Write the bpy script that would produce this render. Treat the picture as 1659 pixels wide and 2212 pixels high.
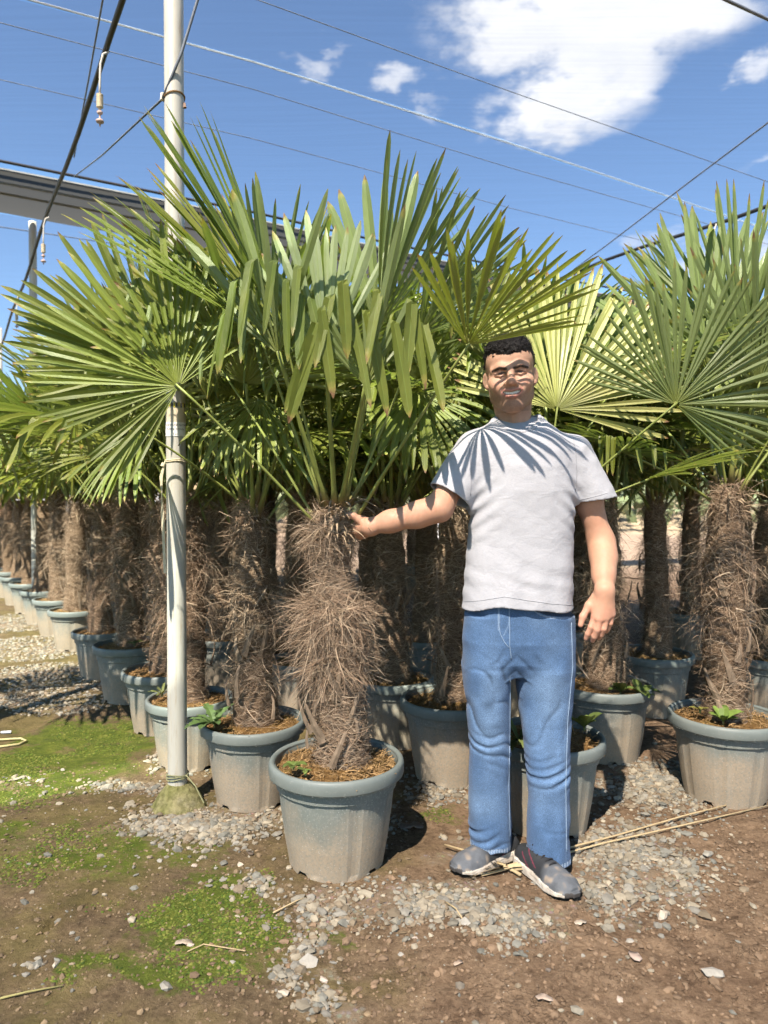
import bpy, math, random
import numpy as np
from mathutils import Vector, Matrix, Euler

for o in list(bpy.data.objects):
    bpy.data.objects.remove(o)
sc = bpy.context.scene
COL = sc.collection
R_ = math.radians

# ------------------------------------------------------------------ camera
CAM_Z = 1.25
PITCH = R_(1.0)
cam = bpy.data.cameras.new('camera')
cam.sensor_fit = 'VERTICAL'
cam.sensor_height = 34.6
cam.sensor_width = 34.6
cam.lens = 24.0
cam.clip_start = 0.05
cam.clip_end = 3000
cam.dof.use_dof = True
cam.dof.focus_distance = 2.4
cam.dof.aperture_fstop = 3.2
camo = bpy.data.objects.new('camera', cam)
COL.objects.link(camo)
camo.location = (0, 0, CAM_Z)
camo.rotation_euler = (math.pi / 2 - PITCH, 0, 0)
sc.camera = camo

# ------------------------------------------------------------------ sun, exposure
SUN_EL, SUN_AZ = R_(52), R_(21)          # azimuth of the light's travel, to the right of +Y
SUN_DIR = Vector((math.cos(SUN_EL) * math.sin(SUN_AZ), math.cos(SUN_EL) * math.cos(SUN_AZ), -math.sin(SUN_EL)))
sl = bpy.data.lights.new('sun', 'SUN')
sl.energy = 5.0
sl.angle = R_(0.55)
sl.color = (1.0, 0.955, 0.82)
so = bpy.data.objects.new('sun', sl)
COL.objects.link(so)
so.rotation_euler = (-SUN_DIR).to_track_quat('Z', 'Y').to_euler()
sc.view_settings.view_transform = 'Standard'
sc.view_settings.look = 'None'
sc.view_settings.gamma = 1.0
sc.view_settings.use_curve_mapping = False
sc.view_settings.exposure = 1.62
sc.cycles.use_denoising = True
sc.cycles.max_bounces = 3
sc.cycles.transparent_max_bounces = 8
sc.cycles.diffuse_bounces = 1
sc.cycles.glossy_bounces = 1
sc.cycles.transmission_bounces = 2
sc.cycles.use_adaptive_sampling = True
sc.cycles.adaptive_threshold = 0.03
sc.cycles.use_light_tree = False
sc.cycles.caustics_reflective = False
sc.cycles.caustics_refractive = False

# photograph pixel (on a 1659 x 2212 sheet) -> place in the world
F_, U0, V0 = 1534.0, 829.5, 1106.0
def ray(u, v):
    x = (u - U0) / F_; y = -(v - V0) / F_
    c, s = math.cos(PITCH), math.sin(PITCH)
    return Vector((x, c + y * s, -s + y * c))
def P(u, v, Y):
    d = ray(u, v); t = Y / d.y
    return Vector((d.x * t, Y, CAM_Z + d.z * t))
def PZ(u, v, z):
    d = ray(u, v); t = (z - CAM_Z) / d.z
    return Vector((d.x * t, d.y * t, z))
def G(u, v):
    return PZ(u, v, 0.0)

# ------------------------------------------------------------------ node helpers
def nd(nt, typ, **kw):
    n = nt.nodes.new('ShaderNode' + typ)
    for k, v in kw.items():
        if k.startswith('_'):
            setattr(n, k[1:], v)
        else:
            key = k.replace('__', ' ')
            sock = n.inputs[int(key[1:])] if key[0] == 'i' and key[1:].isdigit() else n.inputs[key]
            if isinstance(v, bpy.types.NodeSocket):
                nt.links.new(v, sock)
            else:
                if sock.type == 'RGBA' and hasattr(v, '__len__') and len(v) == 3:
                    v = (*v, 1)
                sock.default_value = v
    return n
def ramp(nt, fac, stops, interp='LINEAR'):
    r = nt.nodes.new('ShaderNodeValToRGB')
    r.color_ramp.interpolation = interp
    el = r.color_ramp.elements
    while len(el) < len(stops):
        el.new(0.5)
    for e, (p, c) in zip(el, stops):
        e.position = p
        e.color = (c, c, c, 1) if isinstance(c, (int, float)) else (*c, 1)
    nt.links.new(fac, r.inputs[0])
    return r.outputs[0]
def mixc(nt, fac, a, b, blend='MIX'):
    m = nt.nodes.new('ShaderNodeMix')
    m.data_type = 'RGBA'; m.blend_type = blend
    for sock, v in ((m.inputs[0], fac), (m.inputs[6], a), (m.inputs[7], b)):
        if isinstance(v, bpy.types.NodeSocket):
            nt.links.new(v, sock)
        elif isinstance(v, (int, float)):
            sock.default_value = v if sock.type == 'VALUE' else (v, v, v, 1)
        else:
            sock.default_value = (*v, 1)
    return m.outputs[2]
def mth(nt, op, a, b=0.0, c=0.0, clamp=False):
    m = nt.nodes.new('ShaderNodeMath'); m.operation = op; m.use_clamp = clamp
    for sock, v in zip(m.inputs, (a, b, c)):
        if isinstance(v, bpy.types.NodeSocket):
            nt.links.new(v, sock)
        else:
            sock.default_value = v
    return m.outputs[0]
def mrange(nt, v, a, b, c=0.0, d=1.0, smooth=True):
    m = nt.nodes.new('ShaderNodeMapRange')
    if smooth: m.interpolation_type = 'SMOOTHSTEP'
    nt.links.new(v, m.inputs[0])
    for i, x in enumerate((a, b, c, d)):
        m.inputs[i + 1].default_value = x
    return m.outputs[0]
def mapping(nt, vec, scale=(1, 1, 1), rot=(0, 0, 0), loc=(0, 0, 0)):
    m = nt.nodes.new('ShaderNodeMapping')
    nt.links.new(vec, m.inputs[0])
    m.inputs[1].default_value = loc; m.inputs[2].default_value = rot; m.inputs[3].default_value = scale
    return m.outputs[0]
def noise(nt, vec, scale, detail=4, rough=0.55, dist=0.0, out=0):
    n = nd(nt, 'TexNoise', Scale=scale, Detail=detail, Roughness=rough, Distortion=dist)
    if vec is not None:
        nt.links.new(vec, n.inputs['Vector'])
    return n.outputs[out]
def bump(nt, height, strength=0.3, dist=0.01, normal=None):
    b = nd(nt, 'Bump', Strength=strength, Distance=dist, Height=height)
    if normal is not None:
        nt.links.new(normal, b.inputs['Normal'])
    return b.outputs[0]
def material(name):
    m = bpy.data.materials.new(name)
    m.use_nodes = True
    nt = m.node_tree
    nt.nodes.clear()
    out = nt.nodes.new('ShaderNodeOutputMaterial')
    return m, nt, out
def principled(nt, out, color, rough=0.6, normal=None, spec=0.5, **kw):
    p = nt.nodes.new('ShaderNodeBsdfPrincipled')
    def put(name, v):
        if isinstance(v, bpy.types.NodeSocket):
            nt.links.new(v, p.inputs[name])
        elif hasattr(v, '__len__') and len(v) == 3 and p.inputs[name].type == 'RGBA':
            p.inputs[name].default_value = (*v, 1)
        else:
            p.inputs[name].default_value = v
    put('Base Color', color); put('Roughness', rough); put('Specular IOR Level', spec)
    if normal is not None: put('Normal', normal)
    for k, v in kw.items(): put(k.replace('__', ' '), v)
    nt.links.new(p.outputs[0], out.inputs[0])
    return p
def simple(name, color, rough=0.6, var=0.15, scale=8.0, bumpst=0.0, bscale=60.0, metallic=0.0, spec=0.5):
    m, nt, out = material(name)
    tc = nd(nt, 'TexCoord').outputs['Object']
    f = noise(nt, tc, scale, 5)
    lo = tuple(c * (1 - var) for c in color); hi = tuple(min(1, c * (1 + var)) for c in color)
    col = ramp(nt, f, [(0.3, lo), (0.7, hi)])
    nrm = bump(nt, noise(nt, tc, bscale, 4), bumpst, 0.01) if bumpst else None
    principled(nt, out, col, rough, nrm, spec, Metallic=metallic)
    return m

# ------------------------------------------------------------------ world: clear sky with a few clouds
w = bpy.data.worlds.new('World'); sc.world = w
w.use_nodes = True
nt = w.node_tree
nt.nodes.clear()
wout = nt.nodes.new('ShaderNodeOutputWorld')
bg = nt.nodes.new('ShaderNodeBackground')
nt.links.new(bg.outputs[0], wout.inputs[0])
bg.inputs[1].default_value = 0.069
sky = nt.nodes.new('ShaderNodeTexSky')
sky.sky_type = 'NISHITA'
sky.sun_disc = False
sky.sun_elevation = SUN_EL
sky.sun_rotation = math.atan2(-SUN_DIR.x, -SUN_DIR.y)
sky.air_density = 1.0; sky.dust_density = 0.25; sky.ozone_density = 2.0
gen = nd(nt, 'TexCoord').outputs['Generated']
sep = nd(nt, 'SeparateXYZ'); nt.links.new(gen, sep.inputs[0])
dz = mth(nt, 'MAXIMUM', sep.outputs[2], 0.03)
qx = mth(nt, 'DIVIDE', sep.outputs[0], dz); qy = mth(nt, 'DIVIDE', sep.outputs[1], dz)
comb = nd(nt, 'CombineXYZ'); nt.links.new(qx, comb.inputs[0]); nt.links.new(qy, comb.inputs[1])
q = comb.outputs[0]
warp = nd(nt, 'VectorMath', _operation='SUBTRACT', i1=(0.5, 0.5, 0.5))
nt.links.new(noise(nt, q, 4.5, 6, 0.6, out=1), warp.inputs[0])
warp2 = nd(nt, 'VectorMath', _operation='MULTIPLY', i1=(0.34, 0.5, 0))
nt.links.new(warp.outputs[0], warp2.inputs[0])
qw = nd(nt, 'VectorMath', _operation='ADD'); nt.links.new(q, qw.inputs[0]); nt.links.new(warp2.outputs[0], qw.inputs[1])
def qdir(u, v):
    d = ray(u, v); return (d.x / d.z, d.y / d.z)
total = None
for (u, v, ru, rv, amp) in [(1290, 20, 345, 205, 1.45), (1130, 60, 130, 130, 1.0), (1230, 215, 185, 115, 1.2), (1470, 20, 190, 130, 1.1),
                            (1350, 160, 120, 130, 1.0), (670, 138, 80, 34, 0.62), (740, 105, 40, 25, 0.45), (880, 165, 68, 42, 0.7),
                            (1660, 150, 60, 60, 0.75), (1600, 560, 190, 70, 0.66), (1430, 520, 90, 35, 0.5), (1660, 330, 40, 40, 0.55),
                            (940, 230, 40, 25, 0.45), (1390, 520, 60, 26, 0.5)]:
    c = qdir(u, v)
    rx = abs(qdir(u + ru, v)[0] - qdir(u - ru, v)[0]) / 2
    ry = abs(qdir(u, v + rv)[1] - qdir(u, v - rv)[1]) / 2
    s1 = nd(nt, 'VectorMath', _operation='SUBTRACT', i1=(c[0], c[1], 0)); nt.links.new(qw.outputs[0], s1.inputs[0])
    s2 = nd(nt, 'VectorMath', _operation='MULTIPLY', i1=(1 / rx, 1 / ry, 0)); nt.links.new(s1.outputs[0], s2.inputs[0])
    ln = nd(nt, 'VectorMath', _operation='LENGTH'); nt.links.new(s2.outputs[0], ln.inputs[0])
    m_ = mrange(nt, ln.outputs['Value'], 0.25, 1.35, amp, 0.0)
    total = m_ if total is None else mth(nt, 'MAXIMUM', total, m_)
# the same kind of cloud goes on over the rest of the sky, behind and beside the camera
elsewhere = mrange(nt, noise(nt, q, 0.55, 6, 0.55), 0.58, 0.72)
behind = mrange(nt, sep.outputs[1], 0.15, -0.25, 0, 1)
total = mth(nt, 'MAXIMUM', total, mth(nt, 'MULTIPLY', elsewhere, behind))
fine = noise(nt, q, 9.0, 8, 0.62)
dens = mth(nt, 'MULTIPLY', total, mrange(nt, fine, 0.2, 0.62, 0.55, 1.1))
dens = mrange(nt, dens, 0.12, 1.05, 0.0, 0.95)
ccol = ramp(nt, noise(nt, q, 3.0, 5), [(0.3, (5.0, 5.6, 5.8)), (0.7, (6.5, 7.1, 7.1))])
skyc = mixc(nt, 1.0, sky.outputs[0], (0.90, 1.09, 1.17), 'MULTIPLY')
nt.links.new(mixc(nt, dens, skyc, ccol), bg.inputs[0])

w.cycles.sampling_method = 'MANUAL'; w.cycles.sample_map_resolution = 512
# ------------------------------------------------------------------ object helpers
rng = np.random.default_rng(11)
random.seed(5)
def vnoise(p, seed=0):
    p = np.asarray(p, dtype=np.float64)
    i = np.floor(p).astype(np.int64); f = p - i
    f = f * f * (3 - 2 * f)
    def h(ix, iy, iz):
        n = (ix * 374761393 + iy * 668265263 + iz * 2147483647 + seed * 974634777) & 0xFFFFFFFF
        n = ((n ^ (n >> 13)) * 1274126177) & 0xFFFFFFFF
        n = n ^ (n >> 16)
        return (n & 0xFFFF) / 32767.5 - 1.0
    r = 0
    for dx in (0, 1):
        wx = f[..., 0] if dx else 1 - f[..., 0]
        for dy in (0, 1):
            wy = f[..., 1] if dy else 1 - f[..., 1]
            for dz_ in (0, 1):
                wz = f[..., 2] if dz_ else 1 - f[..., 2]
                r = r + wx * wy * wz * h(i[..., 0] + dx, i[..., 1] + dy, i[..., 2] + dz_)
    return r
def mesh(name, verts, faces, mats=(), uv=None, col=None, midx=None, smooth=False):
    """verts (n,3); faces list or (m,k) array; uv / col are per vertex."""
    me = bpy.data.meshes.new(name)
    verts = np.asarray(verts, dtype=np.float32)
    if isinstance(faces, np.ndarray):
        m, k = faces.shape
        me.vertices.add(len(verts)); me.vertices.foreach_set('co', verts.ravel())
        me.loops.add(m * k); me.loops.foreach_set('vertex_index', faces.astype(np.int32).ravel())
        me.polygons.add(m)
        me.polygons.foreach_set('loop_start', np.arange(0, m * k, k, dtype=np.int32))
        me.polygons.foreach_set('loop_total', np.full(m, k, dtype=np.int32))
        me.update(calc_edges=True)
    else:
        me.from_pydata([tuple(map(float, v)) for v in verts], [], [tuple(map(int, f)) for f in faces])
    for mm in (mats if isinstance(mats, (list, tuple)) else [mats]):
        me.materials.append(mm)
    lv = None
    if uv is not None:
        lv = np.empty(len(me.loops), dtype=np.int32); me.loops.foreach_get('vertex_index', lv)
        l = me.uv_layers.new(name='UVMap')
        l.data.foreach_set('uv', np.asarray(uv, dtype=np.float32)[lv].ravel())
    if col is not None:
        c = np.asarray(col, dtype=np.float32)
        if c.shape[1] == 3:
            c = np.concatenate([c, np.ones((len(c), 1), np.float32)], 1)
        a = me.color_attributes.new('Col', 'FLOAT_COLOR', 'POINT')
        a.data.foreach_set('color', c.ravel())
    if midx is not None:
        me.polygons.foreach_set('material_index', np.asarray(midx, dtype=np.int32))
    me.polygons.foreach_set('use_smooth', np.full(len(me.polygons), bool(smooth)))
    me.update()
    return me
def obj(name, me, parent=None, mat4=None, loc=None):
    o = bpy.data.objects.new(name, me)
    COL.objects.link(o)
    if parent is not None: o.parent = parent
    if mat4 is not None: o.matrix_local = mat4
    if loc is not None: o.location = loc
    return o
def tag(o, label=None, cat=None, group=None, kind=None):
    if label: o['label'] = label
    if cat: o['category'] = cat
    if group: o['group'] = group
    if kind: o['kind'] = kind
    return o
class MB:
    """collects pieces of one mesh"""
    def __init__(s): s.v = []; s.f = []; s.c = []; s.n = 0; s.uv = []
    def add(s, v, f, c=(1, 1, 1), uv=None):
        v = np.asarray(v, dtype=np.float64)
        s.v.append(v); s.f += [tuple(int(i) + s.n for i in fc) for fc in f]
        s.c.append(np.tile(np.asarray(c, dtype=np.float64), (len(v), 1)) if np.ndim(c) == 1 else np.asarray(c))
        s.uv.append(np.zeros((len(v), 2)) if uv is None else np.asarray(uv))
        s.n += len(v)
    def tube(s, pts, rad, seg=6, c=(1, 1, 1), cap=True, squash=None):
        pts = np.asarray([tuple(p) for p in pts], dtype=np.float64)
        rad = np.broadcast_to(np.asarray(rad, dtype=np.float64), (len(pts),))
        t = np.gradient(pts, axis=0); t /= np.linalg.norm(t, axis=1, keepdims=True) + 1e-12
        up = np.array([0, 0, 1.0]) if abs(t[0, 2]) < 0.9 else np.array([1.0, 0, 0])
        n = np.cross(t[0], up); n /= np.linalg.norm(n)
        V = []
        for k in range(len(pts)):
            n = n - t[k] * np.dot(n, t[k]); n /= np.linalg.norm(n) + 1e-12
            b = np.cross(t[k], n)
            for j in range(seg):
                a = 2 * math.pi * j / seg
                V.append(pts[k] + rad[k] * (math.cos(a) * n + math.sin(a) * b * (squash or 1)))
        Fc = []
        for k in range(len(pts) - 1):
            for j in range(seg):
                Fc.append((k * seg + j, k * seg + (j + 1) % seg, (k + 1) * seg + (j + 1) % seg, (k + 1) * seg + j))
        if cap:
            Fc.append(tuple(range(seg))[::-1]); Fc.append(tuple((len(pts) - 1) * seg + j for j in range(seg)))
        s.add(V, Fc, c)
    def lathe(s, prof, seg=32, center=(0, 0, 0), c=(1, 1, 1)):
        V = []; Fc = []
        for (r, z) in prof:
            for j in range(seg):
                a = 2 * math.pi * j / seg
                V.append((center[0] + r * math.cos(a), center[1] + r * math.sin(a), center[2] + z))
        for k in range(len(prof) - 1):
            for j in range(seg):
                Fc.append((k * seg + j, k * seg + (j + 1) % seg, (k + 1) * seg + (j + 1) % seg, (k + 1) * seg + j))
        s.add(V, Fc, c)
    def box(s, lo, hi, c=(1, 1, 1)):
        x0, y0, z0 = lo; x1, y1, z1 = hi
        s.add([(x0, y0, z0), (x1, y0, z0), (x1, y1, z0), (x0, y1, z0), (x0, y0, z1), (x1, y0, z1), (x1, y1, z1), (x0, y1, z1)],
              [(3, 2, 1, 0), (4, 5, 6, 7), (0, 1, 5, 4), (1, 2, 6, 5), (2, 3, 7, 6), (3, 0, 4, 7)], c)
    def build(s, name, mats, smooth=False, uv=False):
        return mesh(name, np.concatenate(s.v), s.f, mats, col=np.concatenate(s.c), smooth=smooth, uv=np.concatenate(s.uv) if uv else None)
def bez(a, b, c, n=8):
    a, b, c = Vector(a), Vector(b), Vector(c)
    return [(1 - t) ** 2 * a + 2 * t * (1 - t) * b + t * t * c for t in (i / (n - 1) for i in range(n))]
def frame(loc, y, zhint):
    """matrix with local Y along y and local Z near zhint"""
    y = Vector(y).normalized(); z = Vector(zhint); z = (z - y * z.dot(y))
    if z.length < 1e-4: z = Vector((0, 0, 1)) - y * y.z
    z.normalize(); x = y.cross(z)
    m = Matrix(((x.x, y.x, z.x, loc[0]), (x.y, y.y, z.y, loc[1]), (x.z, y.z, z.z, loc[2]), (0, 0, 0, 1)))
    return m
# ------------------------------------------------------------------ materials
def m_leaf(name, up, low, trans, tipw=0.955):
    m, nt, out = material(name)
    uvn = nd(nt, 'UVMap').outputs[0]
    sp = nd(nt, 'SeparateXYZ'); nt.links.new(uvn, sp.inputs[0])
    geo = nd(nt, 'NewGeometry')
    oi = nd(nt, 'ObjectInfo')
    pos = geo.outputs['Position']
    n1 = noise(nt, pos, 9, 4)
    streak = noise(nt, mapping(nt, uvn, (60, 2.0, 1)), 3.0, 3, 0.6)
    upc = mixc(nt, mrange(nt, n1, 0.3, 0.75), up, tuple(c * f for c, f in zip(up, (1.45, 1.25, 1.05))))
    upc = mixc(nt, mrange(nt, oi.outputs['Random'], 0.0, 1.0, 0.0, 0.55, False), upc, tuple(c * f for c, f in zip(up, (1.9, 1.35, 0.9))))
    loc_ = mixc(nt, mrange(nt, n1, 0.3, 0.75), low, tuple(c * 1.15 for c in low))
    col = mixc(nt, geo.outputs['Backfacing'], upc, loc_)
    col = mixc(nt, mrange(nt, streak, 0.3, 0.8, 0.0, 0.35), col, mixc(nt, 1.0, col, (1.5, 1.35, 1.1), 'MULTIPLY'))
    # pale midrib of each segment, yellow heart of the blade, dry tips
    rib = mrange(nt, mth(nt, 'ABSOLUTE', mth(nt, 'SUBTRACT', sp.outputs[0], 0.5)), 0.07, 0.0, 0.0, 0.6)
    col = mixc(nt, rib, col, (0.20, 0.26, 0.055))
    heart = mrange(nt, sp.outputs[1], 0.2, 0.0, 0.0, 0.6)
    col = mixc(nt, heart, col, (0.22, 0.24, 0.045))
    jag = mth(nt, 'MULTIPLY_ADD', noise(nt, pos, 23, 2), 0.16, mth(nt, 'MULTIPLY', oi.outputs['Random'], 0.03))
    tipv = mth(nt, 'ADD', sp.outputs[1], jag)
    yel = mrange(nt, tipv, tipw + 0.06, tipw + 0.13)
    col = mixc(nt, yel, col, (0.30, 0.26, 0.06))
    dry = mrange(nt, tipv, tipw + 0.105, tipw + 0.14)
    col = mixc(nt, dry, col, (0.20, 0.11, 0.05))
    bh = nd(nt, 'TexWave', Scale=1.0, Distortion=0.2, _wave_type='BANDS')
    nt.links.new(mapping(nt, uvn, (18, 0, 0)), bh.inputs['Vector'])
    nrm = bump(nt, bh.outputs[1], 0.25, 0.0015)
    p = principled(nt, out, col, mrange(nt, n1, 0.3, 0.7, 0.36, 0.52), nrm, 0.5)
    tr = nd(nt, 'BsdfTranslucent'); nt.links.new(mixc(nt, 1.0, col, trans, 'MULTIPLY'), tr.inputs[0])
    mx = nd(nt, 'MixShader', Fac=0.24)
    nt.links.new(p.outputs[0], mx.inputs[1]); nt.links.new(tr.outputs[0], mx.inputs[2]); nt.links.new(mx.outputs[0], out.inputs[0])
    return m
LEAF = m_leaf('palm leaf', (0.100, 0.143, 0.025), (0.150, 0.190, 0.070), (1.9, 2.1, 0.8))
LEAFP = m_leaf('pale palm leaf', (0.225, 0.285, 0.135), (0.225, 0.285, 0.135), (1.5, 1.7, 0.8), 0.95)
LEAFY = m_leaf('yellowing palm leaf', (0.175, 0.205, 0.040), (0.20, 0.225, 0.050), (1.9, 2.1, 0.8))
LEAFSHADE = m_leaf('shade-darkened far palm leaf', (0.062, 0.098, 0.021), (0.088, 0.125, 0.047), (1.9, 2.1, 0.8))  # palm leaf colour darkened to stand in for shade deep in the block

def m_vcol(name, rough=0.8, var=0.2, scale=40, bst=0.0, bsc=120, spec=0.3, sheen=0.0, trans=0.0):
    m, nt, out = material(name)
    a = nd(nt, 'VertexColor', _layer_name='Col').outputs[0]
    tc = nd(nt, 'TexCoord').outputs['Object']
    f = noise(nt, tc, scale, 5, 0.6)
    col = mixc(nt, 1.0, a, ramp(nt, f, [(0.25, 1 - var), (0.75, 1 + var)]), 'MULTIPLY')
    nrm = bump(nt, noise(nt, tc, bsc, 5, 0.65), bst, 0.004) if bst else None
    p = principled(nt, out, col, rough, nrm, spec)
    if trans:
        tr = nd(nt, 'BsdfTranslucent'); nt.links.new(col, tr.inputs[0])
        mx = nd(nt, 'MixShader', Fac=trans)
        nt.links.new(p.outputs[0], mx.inputs[1]); nt.links.new(tr.outputs[0], mx.inputs[2]); nt.links.new(mx.outputs[0], out.inputs[0])
    return m
FIBRE = m_vcol('palm fibre', 0.85, 0.25, 30, trans=0.12)
STUB = m_vcol('dry leaf base', 0.8, 0.3, 25, 0.5, 90)
PETI = m_vcol('petiole', 0.45, 0.22, 18, 0.2, 60, 0.4)
STONE = m_vcol('stone', 0.9, 0.22, 45, 0.35, 160)
WEED = m_vcol('weed leaf', 0.5, 0.25, 30, 0.2, 90, 0.4, trans=0.2)
CORD = m_vcol('cord', 0.85, 0.15, 60)

def m_trunk():
    m, nt, out = material('fibrous trunk')
    tc = nd(nt, 'TexCoord').outputs['Object']
    a = noise(nt, mapping(nt, tc, (14, 14, 70)), 2.2, 8, 0.7, 0.8)
    b = noise(nt, mapping(nt, tc, (40, 40, 12)), 2.5, 6, 0.7, 1.5)
    f = mth(nt, 'ADD', mth(nt, 'MULTIPLY', a, 0.6), mth(nt, 'MULTIPLY', b, 0.4))
    col = ramp(nt, f, [(0.3, (0.06, 0.038, 0.024)), (0.5, (0.20, 0.135, 0.085)), (0.68, (0.34, 0.24, 0.155))])
    principled(nt, out, col, 0.95, bump(nt, f, 1.0, 0.02), 0.1)
    return m
TRUNK = m_trunk()

def m_pot():
    m, nt, out = material('grey green pot plastic')
    tc = nd(nt, 'TexCoord').outputs['Object']
    oi = nd(nt, 'ObjectInfo').outputs['Random']
    off = nd(nt, 'CombineXYZ'); nt.links.new(mth(nt, 'MULTIPLY', oi, 37.0), off.inputs[0]); nt.links.new(mth(nt, 'MULTIPLY', oi, 11.0), off.inputs[1])
    pv = nd(nt, 'VectorMath', _operation='ADD'); nt.links.new(tc, pv.inputs[0]); nt.links.new(off.outputs[0], pv.inputs[1])
    pv = pv.outputs[0]
    z = nd(nt, 'SeparateXYZ'); nt.links.new(tc, z.inputs[0])
    base = ramp(nt, noise(nt, pv, 7, 5), [(0.3, (0.135, 0.157, 0.142)), (0.7, (0.185, 0.203, 0.182))])
    base = mixc(nt, mrange(nt, noise(nt, pv, 130, 3, 0.7), 0.48, 0.70, 0, 0.65), base, (0.28, 0.29, 0.265))
    # splashed earth, thickest near the ground and in a ragged edge
    edge = mth(nt, 'MULTIPLY_ADD', noise(nt, pv, 5.5, 6, 0.6), 0.37, mth(nt, 'MULTIPLY', oi, 0.12))
    dust = mrange(nt, mth(nt, 'SUBTRACT', edge, z.outputs[2]), -0.03, 0.15)
    grain = mrange(nt, noise(nt, pv, 110, 5, 0.75), 0.33, 0.60, 0.45, 1.0)
    col = mixc(nt, mth(nt, 'MULTIPLY', mth(nt, 'MULTIPLY', dust, grain), 0.80), base, (0.39, 0.30, 0.205))
    run = mrange(nt, noise(nt, mapping(nt, pv, (22, 22, 1.3)), 1.6, 4, 0.6), 0.52, 0.72, 0, 0.28)
    col = mixc(nt, run, col, (0.33, 0.31, 0.26))
    sp = nd(nt, 'TexVoronoi', Scale=90.0); nt.links.new(pv, sp.inputs['Vector'])
    col = mixc(nt, mrange(nt, sp.outputs[0], 0.17, 0.08, 0, 0.55), col, (0.5, 0.5, 0.47))
    principled(nt, out, col, mrange(nt, noise(nt, pv, 25, 3), 0.3, 0.7, 0.45, 0.68), bump(nt, noise(nt, pv, 160, 3, 0.6), 0.12, 0.002), 0.4)
    return m
POT = m_pot()
def m_rim():
    m, nt, out = material('pot rim plastic')
    tc = nd(nt, 'TexCoord').outputs['Object']
    base = ramp(nt, noise(nt, tc, 9, 5), [(0.3, (0.135, 0.158, 0.146)), (0.7, (0.178, 0.198, 0.182))])
    col = mixc(nt, mrange(nt, noise(nt, tc, 60, 5, 0.7), 0.55, 0.75, 0, 0.5), base, (0.3, 0.3, 0.27))
    principled(nt, out, col, 0.5, bump(nt, noise(nt, tc, 120, 3, 0.6), 0.1, 0.002), 0.4)
    return m
RIM = m_rim()
def m_soil():
    m, nt, out = material('coir mulch')
    tc = nd(nt, 'TexCoord').outputs['Object']
    a = noise(nt, tc, 55, 8, 0.7, 1.0); b = noise(nt, tc, 8, 4)
    col = ramp(nt, a, [(0.3, (0.07, 0.038, 0.016)), (0.5, (0.22, 0.125, 0.045)), (0.7, (0.36, 0.23, 0.095))])
    col = mixc(nt, mrange(nt, b, 0.5, 0.7, 0, 0.4), col, (0.20, 0.17, 0.04))
    principled(nt, out, col, 0.95, bump(nt, a, 1.0, 0.02), 0.1)
    return m
SOIL = m_soil()
def m_metal():
    m, nt, out = material('weathered galvanised pole')
    tc = nd(nt, 'TexCoord').outputs['Object']
    f = noise(nt, mapping(nt, tc, (9, 9, 0.8)), 2.0, 6, 0.6)
    g = noise(nt, mapping(nt, tc, (40, 40, 3)), 2.0, 5, 0.7)
    col = ramp(nt, f, [(0.25, (0.36, 0.355, 0.32)), (0.55, (0.44, 0.43, 0.37)), (0.8, (0.52, 0.485, 0.39))])
    col = mixc(nt, mrange(nt, g, 0.50, 0.72, 0, 0.6), col, (0.30, 0.22, 0.13))
    principled(nt, out, col, 0.45, bump(nt, g, 0.08, 0.003), 0.5, Metallic=0.0)
    return m
POLE = m_metal()
def m_net(name, trans, diff, fac):
    m, nt, out = material(name)
    geo = nd(nt, 'NewGeometry').outputs['Position']
    f = noise(nt, mapping(nt, geo, (0.5, 22, 1), (0, 0, -R_(31.7))), 1.4, 4, 0.6)
    t = nd(nt, 'BsdfTransparent'); nt.links.new(mixc(nt, mrange(nt, f, 0.3, 0.7), trans, tuple(c * 0.955 for c in trans)), t.inputs[0])
    d = nd(nt, 'BsdfDiffuse', Color=diff); tl = nd(nt, 'BsdfTranslucent', Color=diff)
    a = nd(nt, 'MixShader', Fac=0.5); nt.links.new(d.outputs[0], a.inputs[1]); nt.links.new(tl.outputs[0], a.inputs[2])
    b = nd(nt, 'MixShader', Fac=fac); nt.links.new(t.outputs[0], b.inputs[1]); nt.links.new(a.outputs[0], b.inputs[2])
    nt.links.new(b.outputs[0], out.inputs[0])
    return m
NET = m_net('open shade net', (0.88, 0.81, 0.83), (0.20, 0.20, 0.21), 0.04)
NETD = m_net('denser shade net', (0.64, 0.60, 0.61), (0.16, 0.16, 0.17), 0.06)
NETM = m_net('middling shade net', (0.78, 0.73, 0.74), (0.16, 0.16, 0.17), 0.05)
NETF = m_net('folded shade net', (0.20, 0.20, 0.20), (0.085, 0.082, 0.078), 0.9)
BLACK = simple('black pipe', (0.018, 0.017, 0.016), 0.55, 0.3)
WIRE = simple('steel wire', (0.13, 0.15, 0.18), 0.6, 0.3)
WHITEP = simple('cream plastic', (0.55, 0.50, 0.42), 0.5, 0.15)
PINKP = simple('pinkish plastic', (0.42, 0.30, 0.26), 0.5, 0.15)
LABEL = simple('paper label', (0.72, 0.71, 0.66), 0.7, 0.1, 30)
TAPE = simple('yellowed tape', (0.52, 0.45, 0.32), 0.5, 0.15, 20)
INK = simple('print ink', (0.05, 0.05, 0.05), 0.8, 0.1)
MOSSY = None
def m_concrete():
    m, nt, out = material('mossy concrete footing')
    tc = nd(nt, 'TexCoord').outputs['Object']
    a = noise(nt, tc, 40, 8, 0.7); b = noise(nt, tc, 9, 5)
    col = ramp(nt, b, [(0.35, (0.20, 0.20, 0.07)), (0.6, (0.30, 0.27, 0.14)), (0.8, (0.36, 0.33, 0.25))])
    col = mixc(nt, mrange(nt, a, 0.35, 0.6, 0.6, 0), col, (0.07, 0.07, 0.025))
    principled(nt, out, col, 0.95, bump(nt, a, 1.0, 0.02), 0.1)
    return m
CONC = m_concrete()
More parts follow.
